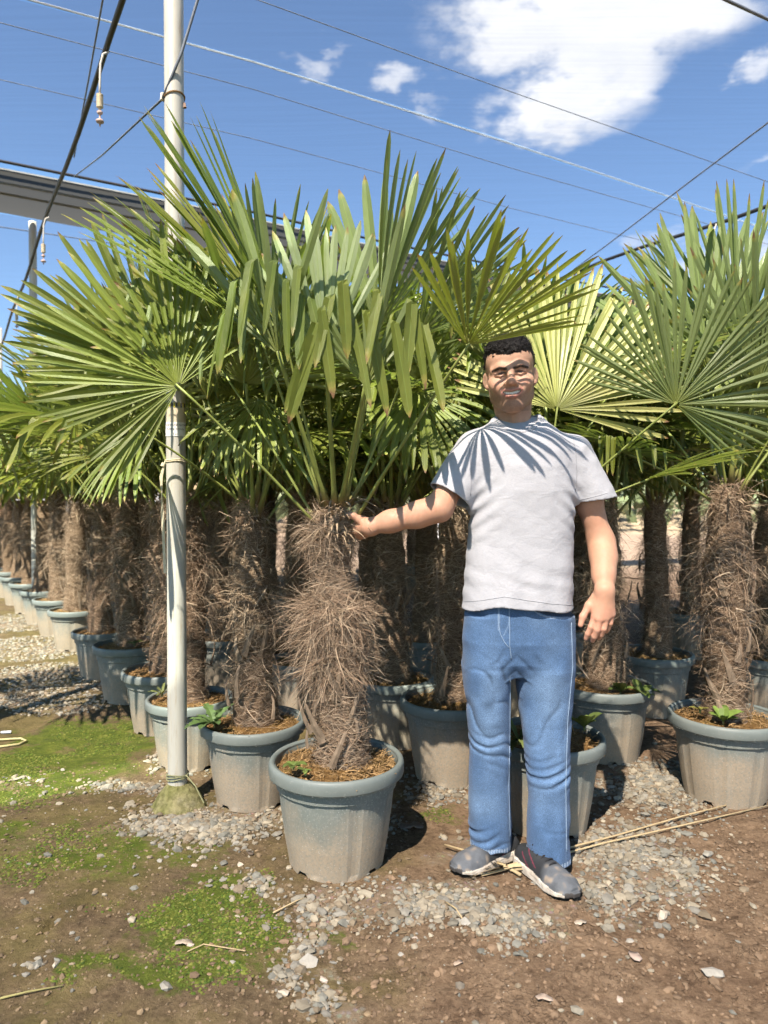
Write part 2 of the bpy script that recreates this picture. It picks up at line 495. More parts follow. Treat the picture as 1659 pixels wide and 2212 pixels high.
# ------------------------------------------------------------------ ground sheet
def gell(u, v, ru, rv):
    c = G(u, v); rx = ru * c.y / F_
    ry = abs(G(u, v - rv).y - G(u, v + rv).y) / 2
    return (c.x, c.y, rx, ry)
GRAVEL = [(*gell(430, 1785, 235, 52), 1.0), (*gell(300, 1700, 140, 14), .7), (*gell(560, 1905, 70, 34), .5), (*gell(900, 1952, 260, 52), 1.3), (*gell(1130, 1985, 140, 60), .9),
          (*gell(1010, 1850, 75, 55), .6), (*gell(1370, 1850, 190, 90), 1.0), (*gell(1400, 1690, 170, 70), .7), (*gell(1290, 1930, 140, 60), .8),
          (*gell(662, 2045, 42, 50), .9), (*gell(690, 2160, 55, 45), .8), (*gell(610, 2105, 50, 40), .5), (*gell(70, 2085, 55, 25), .35),
          (*gell(950, 1700, 90, 40), .5), (*gell(800, 1770, 80, 40), .5), (*gell(1180, 1990, 60, 45), 1.0), (*gell(745, 1965, 110, 45), 1.2)]
FARGRAVEL = [gell(90, 1470, 170, 40), gell(60, 1400, 150, 26), gell(60, 1340, 120, 22), gell(120, 1520, 120, 22), gell(30, 1690, 60, 10), gell(400, 1640, 80, 30)]
MOSS = [(*gell(170, 1610, 230, 75), 1.15), (*gell(60, 1680, 260, 60), 1.05), (*gell(250, 1840, 300, 75), .62), (*gell(440, 1990, 150, 70), 1.05), (*gell(545, 2035, 90, 55), 1.0), (*gell(380, 2100, 240, 50), .85),
        (*gell(190, 2115, 90, 40), .7), (*gell(470, 1900, 120, 45), .7), (*gell(740, 2020, 90, 25), .6), (*gell(950, 1770, 70, 40), .45), (*gell(60, 1790, 130, 40), .6), (*gell(290, 1960, 100, 30), .35), (*gell(520, 2090, 40, 30), .8)]
def hgt(x, y):
    p = np.stack([x, y, np.zeros_like(x)], -1)
    d = np.hypot(x, y)
    fade = np.clip(1.6 - d / 9, 0, 1)
    h = 0.010 * vnoise(p * 1.3, 1) + 0.006 * vnoise(p * 5, 2)
    right = np.clip((x + 0.25) / 0.5, 0, 1) * np.clip((2.55 - y + 0.3 * x) / 0.35, 0, 1)
    h += (0.0022 + 0.0045 * right) * vnoise(p * 22, 3) + (0.001 + 0.0035 * right) * np.abs(vnoise(p * 48, 4))
    # small furrow in the bare patch at the left
    fx, fy = G(114, 1990).x, G(114, 1990).y
    h -= 0.03 * np.exp(-(((x - fx) - 0.12 * (y - fy)) / 0.012) ** 2 - ((y - fy) / 0.05) ** 2)
    return h * fade - 0.004
def axis(lo, hi, step, far, ratio):
    a = list(np.arange(lo, hi + 1e-6, step))
    s = step
    while a[-1] < far: s *= ratio; a.append(a[-1] + s)
    s = step; b = []
    x = lo
    while x > -far: s *= ratio; x -= s; b.append(x)
    return np.array(b[::-1] + a)
gx = axis(-1.75, 1.75, 0.0135, 900, 1.11); gy = axis(1.55, 3.3, 0.0125, 900, 1.11)
GX, GY = np.meshgrid(gx, gy)
GZ = hgt(GX, GY)
nx, ny = len(gx), len(gy)
idx = np.arange(nx * ny).reshape(ny, nx)
faces = np.stack([idx[:-1, :-1], idx[:-1, 1:], idx[1:, 1:], idx[1:, :-1]], -1).reshape(-1, 4)

def m_ground():
    m, nt, out = material('nursery ground')
    pos = nd(nt, 'NewGeometry').outputs['Position']
    sp = nd(nt, 'SeparateXYZ'); nt.links.new(pos, sp.inputs[0])
    warpn = noise(nt, pos, 3.2, 6, 0.62, out=1)
    wv = nd(nt, 'VectorMath', _operation='SUBTRACT', i1=(0.5, 0.5, 0.5)); nt.links.new(warpn, wv.inputs[0])
    ws = nd(nt, 'VectorMath', _operation='MULTIPLY', i1=(0.62, 0.62, 0)); nt.links.new(wv.outputs[0], ws.inputs[0])
    pw = nd(nt, 'VectorMath', _operation='ADD'); nt.links.new(pos, pw.inputs[0]); nt.links.new(ws.outputs[0], pw.inputs[1])
    pw = pw.outputs[0]
    def blobs(lst, a=0.45, b=1.15):
        tot = None
        for e in lst:
            s1 = nd(nt, 'VectorMath', _operation='SUBTRACT', i1=(e[0], e[1], 0)); nt.links.new(pw, s1.inputs[0])
            s2 = nd(nt, 'VectorMath', _operation='MULTIPLY', i1=(1 / e[2], 1 / e[3], 0)); nt.links.new(s1.outputs[0], s2.inputs[0])
            ln = nd(nt, 'VectorMath', _operation='LENGTH'); nt.links.new(s2.outputs[0], ln.inputs[0])
            v = mrange(nt, ln.outputs['Value'], a, b, e[4] if len(e) > 4 else 1.0, 0.0)
            tot = v if tot is None else mth(nt, 'MAXIMUM', tot, v)
        return tot
    big = noise(nt, pos, 1.7, 5); mid = noise(nt, pos, 8, 6, 0.65); fine = noise(nt, pos, 70, 6, 0.7); grit = noise(nt, pos, 240, 3, 0.7)
    # earth: redder to the right, greyer brown to the left
    red = ramp(nt, mid, [(0.3, (0.150, 0.100, 0.062)), (0.55, (0.215, 0.147, 0.092)), (0.75, (0.275, 0.192, 0.122))])
    grey = ramp(nt, mid, [(0.3, (0.095, 0.070, 0.042)), (0.55, (0.15, 0.108, 0.062)), (0.75, (0.21, 0.155, 0.09))])
    side = mrange(nt, mth(nt, 'ADD', sp.outputs[0], mth(nt, 'MULTIPLY', mth(nt, 'SUBTRACT', big, 0.5), 1.2)), -0.45, 0.35)
    earth = mixc(nt, side, grey, red)
    earth = mixc(nt, mrange(nt, fine, 0.35, 0.6, 0.55, 0.0), earth, mixc(nt, 1.0, earth, (0.55, 0.5, 0.48), 'MULTIPLY'))
    earth = mixc(nt, mrange(nt, grit, 0.6, 0.75, 0.0, 0.4), earth, (0.36, 0.28, 0.19))
    spk = noise(nt, pos, 32, 8, 0.75)
    earth = mixc(nt, mrange(nt, spk, 0.36, 0.52, 0.6, 0.0), earth, mixc(nt, 1.0, earth, (0.5, 0.47, 0.44), 'MULTIPLY'))
    earth = mixc(nt, mrange(nt, spk, 0.58, 0.72, 0.0, 0.5), earth, mixc(nt, 1.0, earth, (1.5, 1.42, 1.3), 'MULTIPLY'))
    wv2 = nd(nt, 'TexVoronoi', Scale=42.0); nt.links.new(pos, wv2.inputs['Vector'])
    earth = mixc(nt, mth(nt, 'MULTIPLY', mrange(nt, wv2.outputs[0], 0.13, 0.07, 0, 1), mrange(nt, mid, 0.5, 0.6)), earth, (0.42, 0.37, 0.29))
    earth = mixc(nt, mrange(nt, big, 0.52, 0.68, 0.0, 0.45), earth, mixc(nt, 1.0, earth, (0.66, 0.60, 0.58), 'MULTIPLY'))
    # fine pale grit where gravel has been strewn
    gv = mth(nt, 'MAXIMUM', blobs([g[:4] + (0.75 * min(g[4], 1),) for g in GRAVEL]), blobs(FARGRAVEL))
    vor = nd(nt, 'TexVoronoi', Scale=55.0, Randomness=1.0); nt.links.new(pos, vor.inputs['Vector'])
    gcol = mixc(nt, mrange(nt, vor.outputs[0], 0.1, 0.6), mixc(nt, 0.35, (0.33, 0.285, 0.215), vor.outputs[1], 'MULTIPLY'), (0.20, 0.15, 0.10))
    gcol = mixc(nt, mrange(nt, grit, 0.35, 0.6, 0.4, 0), gcol, (0.14, 0.10, 0.065))
    gk = mrange(nt, mth(nt, 'MULTIPLY', gv, mrange(nt, mid, 0.25, 0.6, 0.5, 1.25)), 0.3, 0.62, 0.0, 0.9)
    col = mixc(nt, gk, earth, gcol)
    # moss
    ms = blobs(MOSS, 0.3, 1.2)
    mk = mth(nt, 'MULTIPLY', ms, mrange(nt, noise(nt, pos, 6, 7, 0.68), 0.30, 0.64, 0.20, 1.30))
    mk = mth(nt, 'MULTIPLY', mk, mrange(nt, noise(nt, pos, 38, 6, 0.72), 0.3, 0.62, 0.55, 1.2))
    mk = mrange(nt, mk, 0.14, 0.72, 0.0, 0.88)
    mk = mth(nt, 'MULTIPLY', mk, mrange(nt, gk, 0.0, 0.8, 1.0, 0.35))
    mcol = ramp(nt, noise(nt, pos, 14, 6, 0.65), [(0.3, (0.040, 0.066, 0.008)), (0.5, (0.080, 0.115, 0.012)), (0.7, (0.155, 0.170, 0.028))])
    mcol = mixc(nt, mrange(nt, fine, 0.4, 0.65, 0.45, 0), mcol, (0.045, 0.06, 0.01))
    olive = mrange(nt, mth(nt, 'MULTIPLY', noise(nt, pos, 2.6, 6, 0.65), mrange(nt, sp.outputs[0], 0.9, -0.5, 0.55, 1.0)), 0.40, 0.60, 0.0, 0.55)
    col = mixc(nt, olive, col, ramp(nt, mid, [(0.3, (0.085, 0.075, 0.022)), (0.7, (0.16, 0.132, 0.045))]))
    col = mixc(nt, mk, col, mcol)
    far = mrange(nt, sp.outputs[1], 9, 16)
    col = mixc(nt, far, col, ramp(nt, big, [(0.3, (0.33, 0.245, 0.17)), (0.7, (0.41, 0.31, 0.22))]))
    crack = nd(nt, 'TexVoronoi', Scale=26.0, _feature='DISTANCE_TO_EDGE'); nt.links.new(pw, crack.inputs['Vector'])
    ck = mth(nt, 'MULTIPLY', mrange(nt, crack.outputs[0], 0.05, 0.0, 0.0, 1.0), mrange(nt, noise(nt, pos, 5, 3), 0.45, 0.6))
    ck = mth(nt, 'MULTIPLY', ck, side)
    h = mth(nt, 'ADD', mth(nt, 'MULTIPLY', fine, 0.7), mth(nt, 'MULTIPLY', grit, 0.3))
    h = mth(nt, 'SUBTRACT', h, mth(nt, 'MULTIPLY', ck, 0.5))
    nrm = bump(nt, h, 0.9, 0.012)
    principled(nt, out, col, 0.95, nrm, 0.12)
    return m
ground = obj('ground', mesh('ground', np.stack([GX, GY, GZ], -1).reshape(-1, 3), faces, m_ground(), smooth=True))
tag(ground, kind='structure')

# ------------------------------------------------------------------ gravel, clods, larger stones
def ico():
    t = (1 + 5 ** 0.5) / 2
    v = np.array([(-1, t, 0), (1, t, 0), (-1, -t, 0), (1, -t, 0), (0, -1, t), (0, 1, t), (0, -1, -t), (0, 1, -t), (t, 0, -1), (t, 0, 1), (-t, 0, -1), (-t, 0, 1)], float)
    v /= np.linalg.norm(v[0])
    f = [(0, 11, 5), (0, 5, 1), (0, 1, 7), (0, 7, 10), (0, 10, 11), (1, 5, 9), (5, 11, 4), (11, 10, 2), (10, 7, 6), (7, 1, 8), (3, 9, 4), (3, 4, 2), (3, 2, 6), (3, 6, 8), (3, 8, 9), (4, 9, 5), (2, 4, 11), (6, 2, 10), (8, 6, 7), (9, 8, 1)]
    return v, np.array(f)
ICV, ICF = ico()
def pebbles(xy, size, flat, cols, seed=0):
    """many faceted stones in one mesh: xy (n,2), size (n,)"""
    r = np.random.default_rng(seed)
    n = len(xy)
    v = ICV[None] * (1 + r.uniform(-0.28, 0.28, (n, 12, 1)))
    sc_ = np.stack([r.uniform(0.75, 1.35, n), r.uniform(0.65, 1.1, n), flat * r.uniform(0.7, 1.25, n)], -1)
    v = v * sc_[:, None]
    a = r.uniform(0, 6.283, n); tl = r.uniform(-0.5, 0.5, n)
    ct, st = np.cos(tl)[:, None], np.sin(tl)[:, None]
    y, z = v[..., 1] * ct - v[..., 2] * st, v[..., 1] * st + v[..., 2] * ct
    ca, sa = np.cos(a)[:, None], np.sin(a)[:, None]
    x = v[..., 0] * ca - y * sa; y = v[..., 0] * sa + y * ca
    v = np.stack([x, y, z], -1) * size[:, None, None]
    base = np.stack([xy[:, 0], xy[:, 1], hgt(xy[:, 0], xy[:, 1]) + size * flat * 0.35], -1)
    v += base[:, None]
    f = (ICF[None] + (np.arange(n) * 12)[:, None, None]).reshape(-1, 3)
    c = np.repeat(cols, 12, axis=0)
    return v.reshape(-1, 3), f, c
def stone_cols(n, r):
    pal = np.array([(0.40, 0.335, 0.245), (0.33, 0.29, 0.225), (0.26, 0.245, 0.205), (0.45, 0.38, 0.28), (0.30, 0.23, 0.155), (0.36, 0.325, 0.27)])
    return pal[r.integers(0, len(pal), n)] * np.array((0.68, 0.70, 0.70)) * r.uniform(0.7, 1.12, (n, 1))
r = np.random.default_rng(3)
xs, ss = [], []
for (cx, cy, rx, ry, dn) in GRAVEL:
    n = int(dn * 12500 * rx * ry * 3.14) + 15
    a = r.uniform(0, 6.283, n); d = np.abs(r.normal(0, 0.55, n))
    pts = np.stack([cx + rx * d * np.cos(a), cy + ry * d * np.sin(a)], -1)
    keep = vnoise(np.concatenate([pts * 5.5, np.zeros((n, 1))], 1), 9) > -0.32 + 0.25 * r.normal(0, 1, n)
    pts = pts[keep]
    xs.append(pts); ss.append(np.clip(r.lognormal(math.log(0.0066), 0.5, len(pts)), 0.003, 0.021))
# stray stones
n = 420
pts = np.stack([r.uniform(-1.6, 1.6, n), r.uniform(1.65, 3.4, n)], -1); xs.append(pts); ss.append(np.clip(r.lognormal(math.log(0.006), 0.5, n), 0.003, 0.018))
xs = np.concatenate(xs); ss = np.concatenate(ss)
v, f, c = pebbles(xs, ss, 0.55, stone_cols(len(xs), r), 1)
tag(obj('gravel', mesh('gravel', v, f, STONE, col=c)), 'loose pale gravel strewn round the pots and shoes', 'gravel', kind='stuff')
xs, ss = [], []
for (cx, cy, rx, ry) in FARGRAVEL:
    n = int(1500 * rx * ry * 3.14)
    n = min(n, 2600)
    a = r.uniform(0, 6.283, n); d = np.sqrt(r.uniform(0, 1.2, n))
    xs.append(np.stack([cx + rx * d * np.cos(a), cy + ry * d * np.sin(a)], -1)); ss.append(r.uniform(0.006, 0.016, n))
xs = np.concatenate(xs); ss = np.concatenate(ss)
v, f, c = pebbles(xs, ss, 0.5, stone_cols(len(xs), r) * 1.15, 2)
tag(obj('gravel', mesh('aisle gravel', v, f, STONE, col=c)), 'pale gravel along the aisle left of the pots', 'gravel', kind='stuff')
n = 5200
pts = np.stack([r.uniform(-0.5, 1.9, n), r.uniform(1.6, 2.75, n)], -1)
keep = (pts[:, 1] < 2.25 + 0.28 * pts[:, 0] + 0.12 * r.normal(0, 1, n)) & (pts[:, 0] > -0.45 + 0.25 * r.normal(0, 1, n))
pts = pts[keep]
s_ = np.clip(r.lognormal(math.log(0.0042), 0.5, len(pts)), 0.002, 0.014)
cc = np.array([(0.195, 0.132, 0.082)]) * r.uniform(0.7, 1.2, (len(pts), 1))
v, f, c = pebbles(pts, s_, 0.6, cc, 4)
tag(obj('soil_crumbs', mesh('soil crumbs', v, f, STONE, col=c)), 'brown crumbly soil in the foreground on the right', 'soil', kind='stuff')

# raised moss cushions and crumbs of soil at the left
xs, ss = [], []
for (cx, cy, rx, ry, amp) in MOSS:
    n = int(15000 * rx * ry * 3.14 * min(amp, 1) / (1 + max(0, cy - 2.8) * 1.5)); n = min(n, 5200)
    a = r.uniform(0, 6.283, n); d = np.sqrt(r.uniform(0, 1, n)) * 1.05
    p_ = np.stack([cx + rx * d * np.cos(a), cy + ry * d * np.sin(a)], -1)
    q_ = np.concatenate([p_, np.zeros((n, 1))], 1)
    ok = (0.7 * vnoise(q_ * 4.2, 21) + 0.45 * vnoise(q_ * 13, 22) + 0.5 * (amp - 0.75) - 0.35 * d + r.normal(0, 0.12, n)) > 0.0
    xs.append(p_[ok]); ss.append(r.uniform(0.0022, 0.0062, ok.sum()))
xs = np.concatenate(xs); ss = np.concatenate(ss)
mc = np.array([(0.075, 0.110, 0.012), (0.11, 0.135, 0.018), (0.05, 0.082, 0.010), (0.14, 0.15, 0.03)])[r.integers(0, 4, len(xs))] * r.uniform(0.7, 1.2, (len(xs), 1))
v, f, c = pebbles(xs, ss, 0.42, mc, 6)
tag(obj('moss', mesh('moss', v, f, STONE, col=c)), 'low green moss cushions on the ground at left', 'moss', kind='stuff')
n = 5000
pts = np.stack([r.uniform(-1.7, 0.1, n), r.uniform(1.65, 3.3, n)], -1)
s_ = np.clip(r.lognormal(math.log(0.0028), 0.55, n), 0.0014, 0.011)
v, f, c = pebbles(pts, s_, 0.55, np.array([(0.16, 0.115, 0.068)]) * r.uniform(0.6, 1.5, (n, 1)), 7)
tag(obj('soil_crumbs', mesh('soil crumbs', v, f, STONE, col=c)), 'fine brown soil crumbs among the moss at left', 'soil', kind='stuff')

# stones large enough to pick out
big = [(519, 1868, 15, 'small pointed pale stone on moss below the pole footing'), (345, 1863, 11, 'small pale stone on moss, left of the pointed one'), (420, 1870, 10, 'flat pinkish stone between two others on moss'),
       (614, 2143, 24, 'grey flat stone at the lower end of the gravel trail'), (665, 2075, 30, 'wide pale stone halfway down the gravel trail'), (411, 2042, 13, 'small white stone beside a dead leaf on moss'),
       (120, 2085, 15, 'lone pale stone beside a small gravel heap on the left'), (1002, 1994, 24, 'square grey stone at the edge of the gravel before the man'), (897, 2024, 14, 'lone pale stone on brown soil before the gravel'),
       (994, 2128, 19, 'dark grey flat stone in the bare soil'), (1362, 2032, 17, 'round pinkish stone on soil at the right'), (1185, 2095, 13, 'pale chip of stone near the dark stone on soil'),
       (1432, 1985, 26, 'flat pale slab of stone right of the gravel'), (865, 2055, 13, 'small stone at the lower edge of the gravel front'), (700, 2115, 22, 'pale angular stone low in the gravel trail'),
       (1110, 1800, 12, 'small stone between the shoes and the pot'), (1540, 2105, 36, 'large flat pinkish stone in the lower right soil'), (1340, 2160, 14, 'thin pale stone at the bottom right edge')]
for i, (u, v_, px, lab) in enumerate(big):
    g = G(u, v_); s0 = px * g.y / F_ * 0.62
    vv, ff, c = pebbles(np.array([[0.0, 0.0]]), np.array([s0]), 0.5, np.array([[(0.42, 0.36, 0.28), (0.30, 0.28, 0.24), (0.44, 0.36, 0.29)][i % 3]]) * (0.35 if 'dark' in lab else 1), 40 + i)
    vv[:, 2] -= hgt(np.array([0.0]), np.array([0.0]))[0]
    o = obj('stone', mesh('stone', vv, ff, STONE, col=c), loc=(g.x, g.y, float(hgt(np.array([g.x]), np.array([g.y]))[0])))
    tag(o, lab, 'stone', 'single stones lying on the ground')

# ------------------------------------------------------------------ far background: earth bank, scrub, pale shed, mesh fence
def m_bank():
    m, nt, out = material('dry earth bank with scrub')
    pos = nd(nt, 'NewGeometry').outputs['Position']
    sp = nd(nt, 'SeparateXYZ'); nt.links.new(pos, sp.inputs[0])
    k = mth(nt, 'ADD', sp.outputs[2], mth(nt, 'MULTIPLY', mth(nt, 'SUBTRACT', noise(nt, pos, 0.35, 5), 0.5), 3.0))
    earth = ramp(nt, noise(nt, pos, 1.2, 6), [(0.3, (0.29, 0.215, 0.145)), (0.7, (0.38, 0.29, 0.20))])
    scrub = ramp(nt, noise(nt, pos, 1.4, 7, 0.65), [(0.35, (0.09, 0.11, 0.055)), (0.6, (0.19, 0.21, 0.12)), (0.75, (0.26, 0.26, 0.16))])
    col = mixc(nt, mrange(nt, k, 0.5, 1.6), earth, scrub)
    principled(nt, out, col, 0.95, bump(nt, noise(nt, pos, 3, 6), 0.6, 0.2), 0.1)
    return m
bx = np.linspace(-90, 110, 120); by = np.linspace(0, 1, 14)
BX, BT = np.meshgrid(bx, by)
BY = 26 + 30 * BT + 2 * vnoise(np.stack([BX * 0.1, BT * 3, BX * 0], -1), 5)
BZ = -0.3 + 4.0 * BT ** 0.8 * (0.75 + 0.45 * vnoise(np.stack([BX * 0.06, BT * 0.6, BX * 0], -1), 6)) + 0.35 * vnoise(np.stack([BX * 0.5, BT * 9, BX * 0], -1), 8) * BT
bi = np.arange(BX.size).reshape(BX.shape)
tag(obj('hill', mesh('earth bank', np.stack([BX, BY, BZ], -1).reshape(-1, 3), np.stack([bi[:-1, :-1], bi[:-1, 1:], bi[1:, 1:], bi[1:, :-1]], -1).reshape(-1, 4), m_bank(), smooth=True)), kind='structure')
# scrub bushes on the bank, one mass of leaf clumps
n = 9000
bc = np.stack([r.uniform(-30, 55, 260), r.uniform(26, 44, 260)], -1)
pick = r.integers(0, 260, n)
p0 = np.concatenate([bc[pick] + r.normal(0, 0.7, (n, 2)), (0.5 + np.abs(r.normal(0, 0.75, (n, 1))) + ((bc[pick][:, 1:2] - 26) * 0.12))], 1)
d1 = r.normal(0, 1, (n, 3)) * 0.22; d2 = r.normal(0, 1, (n, 3)) * 0.22
v = np.stack([p0, p0 + d1, p0 + d1 + d2, p0 + d2], 1).reshape(-1, 3)
f = np.arange(n * 4).reshape(-1, 4)
c = np.repeat(np.array([(0.15, 0.18, 0.09)]) * r.uniform(0.6, 1.7, (n, 1)), 4, 0)
tag(obj('scrub', mesh('scrub', v, f, WEED, col=c)), 'pale green scrub on the earth bank far behind', 'scrub', kind='stuff')
# ------------------------------------------------------------------ shade net roof, poles, wires, irrigation
AX, BXV = Vector((-0.525, 0.851, 0)), Vector((0.851, 0.525, 0))
NETZ = 4.2
def strip(name, top, bot, mat, sag=0.0, n=60, z=NETZ, rows=10):
    """net panel between two pixel polylines unprojected on the roof plane"""
    def line(pl):
        w = [PZ(u, v, z) for u, v in pl]
        x = np.array([p.x for p in w]); y = np.array([p.y for p in w])
        t = np.linspace(0, 1, n); tt = np.linspace(0, 1, len(w))
        return np.interp(t, tt, x), np.interp(t, tt, y)
    xa, ya = line(top); xb, yb = line(bot)
    k = np.linspace(0, 1, rows)[:, None]
    X = xa * (1 - k) + xb * k; Y = ya * (1 - k) + yb * k
    Z = z - sag * np.sin(k * 3.1416) + 0 * X + 0.012 * vnoise(np.stack([X * 1.2, Y * 1.2, X * 0], -1), 3)
    ii = np.arange(X.size).reshape(X.shape)
    return mesh(name, np.stack([X, Y, Z], -1).reshape(-1, 3), np.stack([ii[:-1, :-1], ii[:-1, 1:], ii[1:, 1:], ii[1:, :-1]], -1).reshape(-1, 4), mat, smooth=True)
def quadmesh(name, a, b, c, d, mat, n=12):
    a, b, c, d = map(Vector, (a, b, c, d)); V = []; Fc = []
    for i in range(n + 1):
        for j in range(n + 1):
            s, t = i / n, j / n
            V.append((a * (1 - s) + b * s) * (1 - t) + (d * (1 - s) + c * s) * t)
    for i in range(n):
        for j in range(n):
            Fc.append((i * (n + 1) + j, (i + 1) * (n + 1) + j, (i + 1) * (n + 1) + j + 1, i * (n + 1) + j + 1))
    return mesh(name, [tuple(x) for x in V], Fc, mat)
STRIPE = [(-500, -139), (52, 0), (546, 137), (1100, 313), (1659, 500), (2200, 690)]
EDGE = [(-500, 242), (0, 348), (553, 460), (813, 520), (1233, 607), (1489, 652), (2000, 740)]
BTOP = [(-500, 264), (0, 367), (460, 456), (813, 535), (1233, 625), (1489, 667), (2000, 754)]
BBOT = [(-500, 372), (0, 458), (353, 522), (813, 604), (1233, 678), (1489, 706), (2000, 790)]
root = obj('shade_net', strip('net panel', STRIPE, EDGE, NET, 0.03))
tag(root, 'open dark shade net stretched over the near bay', 'shade net')
# the strip towards and behind the camera
up = [PZ(u, v, NETZ) for u, v in STRIPE]
p_, q_ = up[0] + Vector((0, -0.045, 0)), up[-1] + Vector((0, -0.045, 0))
# edge of the bay overhead; its gap lets a bright band of sun through onto the ground at the left
back = -SUN_DIR * (NETZ / -SUN_DIR.z)
gs = (up[4] - up[1]).normalized(); NEARQ = (up[1] + gs * 25 + Vector((0.02, -0.11, 0)), up[1] - gs * 8 + Vector((0.02, -0.11, 0)))
ga, gb = G(0, 1738) + Vector(back), G(283, 1699) + Vector(back)
gd = (gb - ga).normalized()
e0, e1 = ga - gd * 12, ga + gd * 22
nrm2 = Vector((-gd.y, gd.x, 0))
for pt in (e0, e1): pt.z = NETZ
top_ = obj('shade_net', strip('net panel', [(u, v - 7) for u, v in STRIPE], [(-900, -700), (-300, -700), (300, -700), (1200, -700), (2000, -700), (3200, -700)], NET, 0.0)); tag(top_, 'shade net panel between the bright seam and the top of the picture', 'shade net')
obj('overlap_panel', quadmesh('net panel', e0 + nrm2 * 0.3, e1 + nrm2 * 0.3, PZ(3200, -700, NETZ), PZ(-900, -700, NETZ), NETM), top_)
tag(obj('shade_net', quadmesh('net panel', e0 - nrm2 * 9, e1 - nrm2 * 9, e1, e0, NETD)), 'denser shade net over the foreground ground', 'shade net')
band = obj('shade_net', strip('folded net', BTOP, BBOT, NETF, 0.10, rows=16, z=NETZ - 0.02))
tag(band, 'grey gathered shade net hanging as a band beyond the first bay', 'shade net')
mb = MB()
for k, zz in ((0.0, 0.03), (0.3, -0.06), (0.55, -0.09)):
    mb.tube([PZ(u1 * (1 - k) + u2 * k, v1 * (1 - k) + v2 * k, NETZ - 0.03 + zz) for (u1, v1), (u2, v2) in zip(BTOP, BBOT)], 0.012 if k else 0.02, 6)
obj('fold_cord', mb.build('fold cord', simple('net hem', (0.16, 0.155, 0.145), 0.8)), band)
far_ = obj('shade_net', quadmesh('net panel', PZ(-500, 378, NETZ), PZ(2000, 796, NETZ), PZ(2000, 796, NETZ) + AX * 40, PZ(-500, 378, NETZ) + AX * 40, NET))
tag(far_, 'shade net over the bay beyond the grey band', 'shade net')
def cable(name, pts, rad, label, cat='wire', mat=WIRE, sub=None):
    mb = MB(); mb.tube(pts, rad, 6)
    o = obj(name, mb.build(name, mat, smooth=True)); tag(o, label, cat)
    return o
mb = MB(); mb.tube([PZ(u, v, NETZ + 0.01) for u, v in EDGE], 0.014, 5)
obj('hem_cord', mb.build('hem cord', BLACK), root)
mb = MB()
for o_ in (-4.6, -2.3):
    mb.tube([PZ(u, v + o_, NETZ) for u, v in STRIPE], 0.0035, 4)
obj('seam_thread', mb.build('seam thread', simple('net thread', (0.5, 0.52, 0.55), 0.8)), root)
W = NETZ - 0.03
cable('roof_wire', [PZ(u, v, W) for u, v in [(-400, -60), (0, 49), (547, 193), (1100, 362), (1523, 482), (1900, 610)]], 0.0028, 'thin dark roof wire just below the bright net seam')
cable('roof_wire', [PZ(u, v, W) for u, v in [(-400, 85), (0, 172), (547, 300), (1100, 449), (1389, 520), (1800, 640)]], 0.0028, 'lower of the two thin roof wires crossing the left sky')
cable('roof_wire', [PZ(u, v, W) for u, v in [(300, -95), (557, 0), (1100, 197), (1659, 393), (2000, 520)]], 0.0028, 'thin roof wire running below the big cloud')
cable('roof_wire', [PZ(u, v, W) for u, v in [(1400, -85), (1568, 0), (1659, 42), (1900, 150)]], 0.010, 'thick dark roof wire in the top right corner')
cable('roof_wire', [PZ(u, v, W) for u, v in [(1760, 190), (1659, 265), (1480, 400), (1310, 530), (1240, 582)]], 0.007, 'steel wire slanting down the right of the sky')
cable('roof_wire', [PZ(u, v, W) for u, v in [(-300, 430), (0, 490), (270, 530), (420, 560)]], 0.006, 'wire below the grey net band at the left')
cable('roof_wire', [PZ(u, v, W) for u, v in [(235, -60), (222, 0), (190, 180), (160, 340)]], 0.006, 'thin steep wire beside the black irrigation pipe')

def pole(base, top, rad, label):
    o = obj('support_pole', None, loc=base)
    tag(o, label, 'pole', 'galvanised poles carrying the shade net')
    mb = MB(); H = top
    mb.lathe([(rad, 0.05), (rad, H * 0.25), (rad * 1.0, H * 0.5), (rad, H * 0.75), (rad, H), (0.001, H)], 28)
    obj('tube', mb.build('pole tube', POLE, smooth=True), o)
    return o
def footing(o, r0, h, seed):
    n, m_ = 30, 14; V = []; Fc = []
    for k in range(m_ + 1):
        t = k / m_
        rr = r0 * (1 - t) ** 0.75 * 0.72 + r0 * 0.28 if t < 1 else r0 * 0.28
        for j in range(n):
            a = 6.2832 * j / n
            q3 = np.array([math.cos(a) * 2.2, math.sin(a) * 2.2, t * 3])
            d = 1 + 0.12 * vnoise(q3, seed) + 0.05 * vnoise(q3 * 3, seed + 1)
            V.append((rr * d * math.cos(a), rr * d * math.sin(a), h * t - 0.03))
    for k in range(m_):
        for j in range(n):
            Fc.append((k * n + j, k * n + (j + 1) % n, (k + 1) * n + (j + 1) % n, (k + 1) * n + j))
    obj('footing', mesh('footing', V, Fc, CONC, smooth=True), o)
PB = G(384, 1738)
near = pole((PB.x, PB.y, 0), NETZ, 0.0385, 'tall pale metal pole standing before the pots at left')
footing(near, 0.125, 0.125, 3)
ZP = lambda v: CAM_Z - (v - 1079.2) / F_ * PB.y
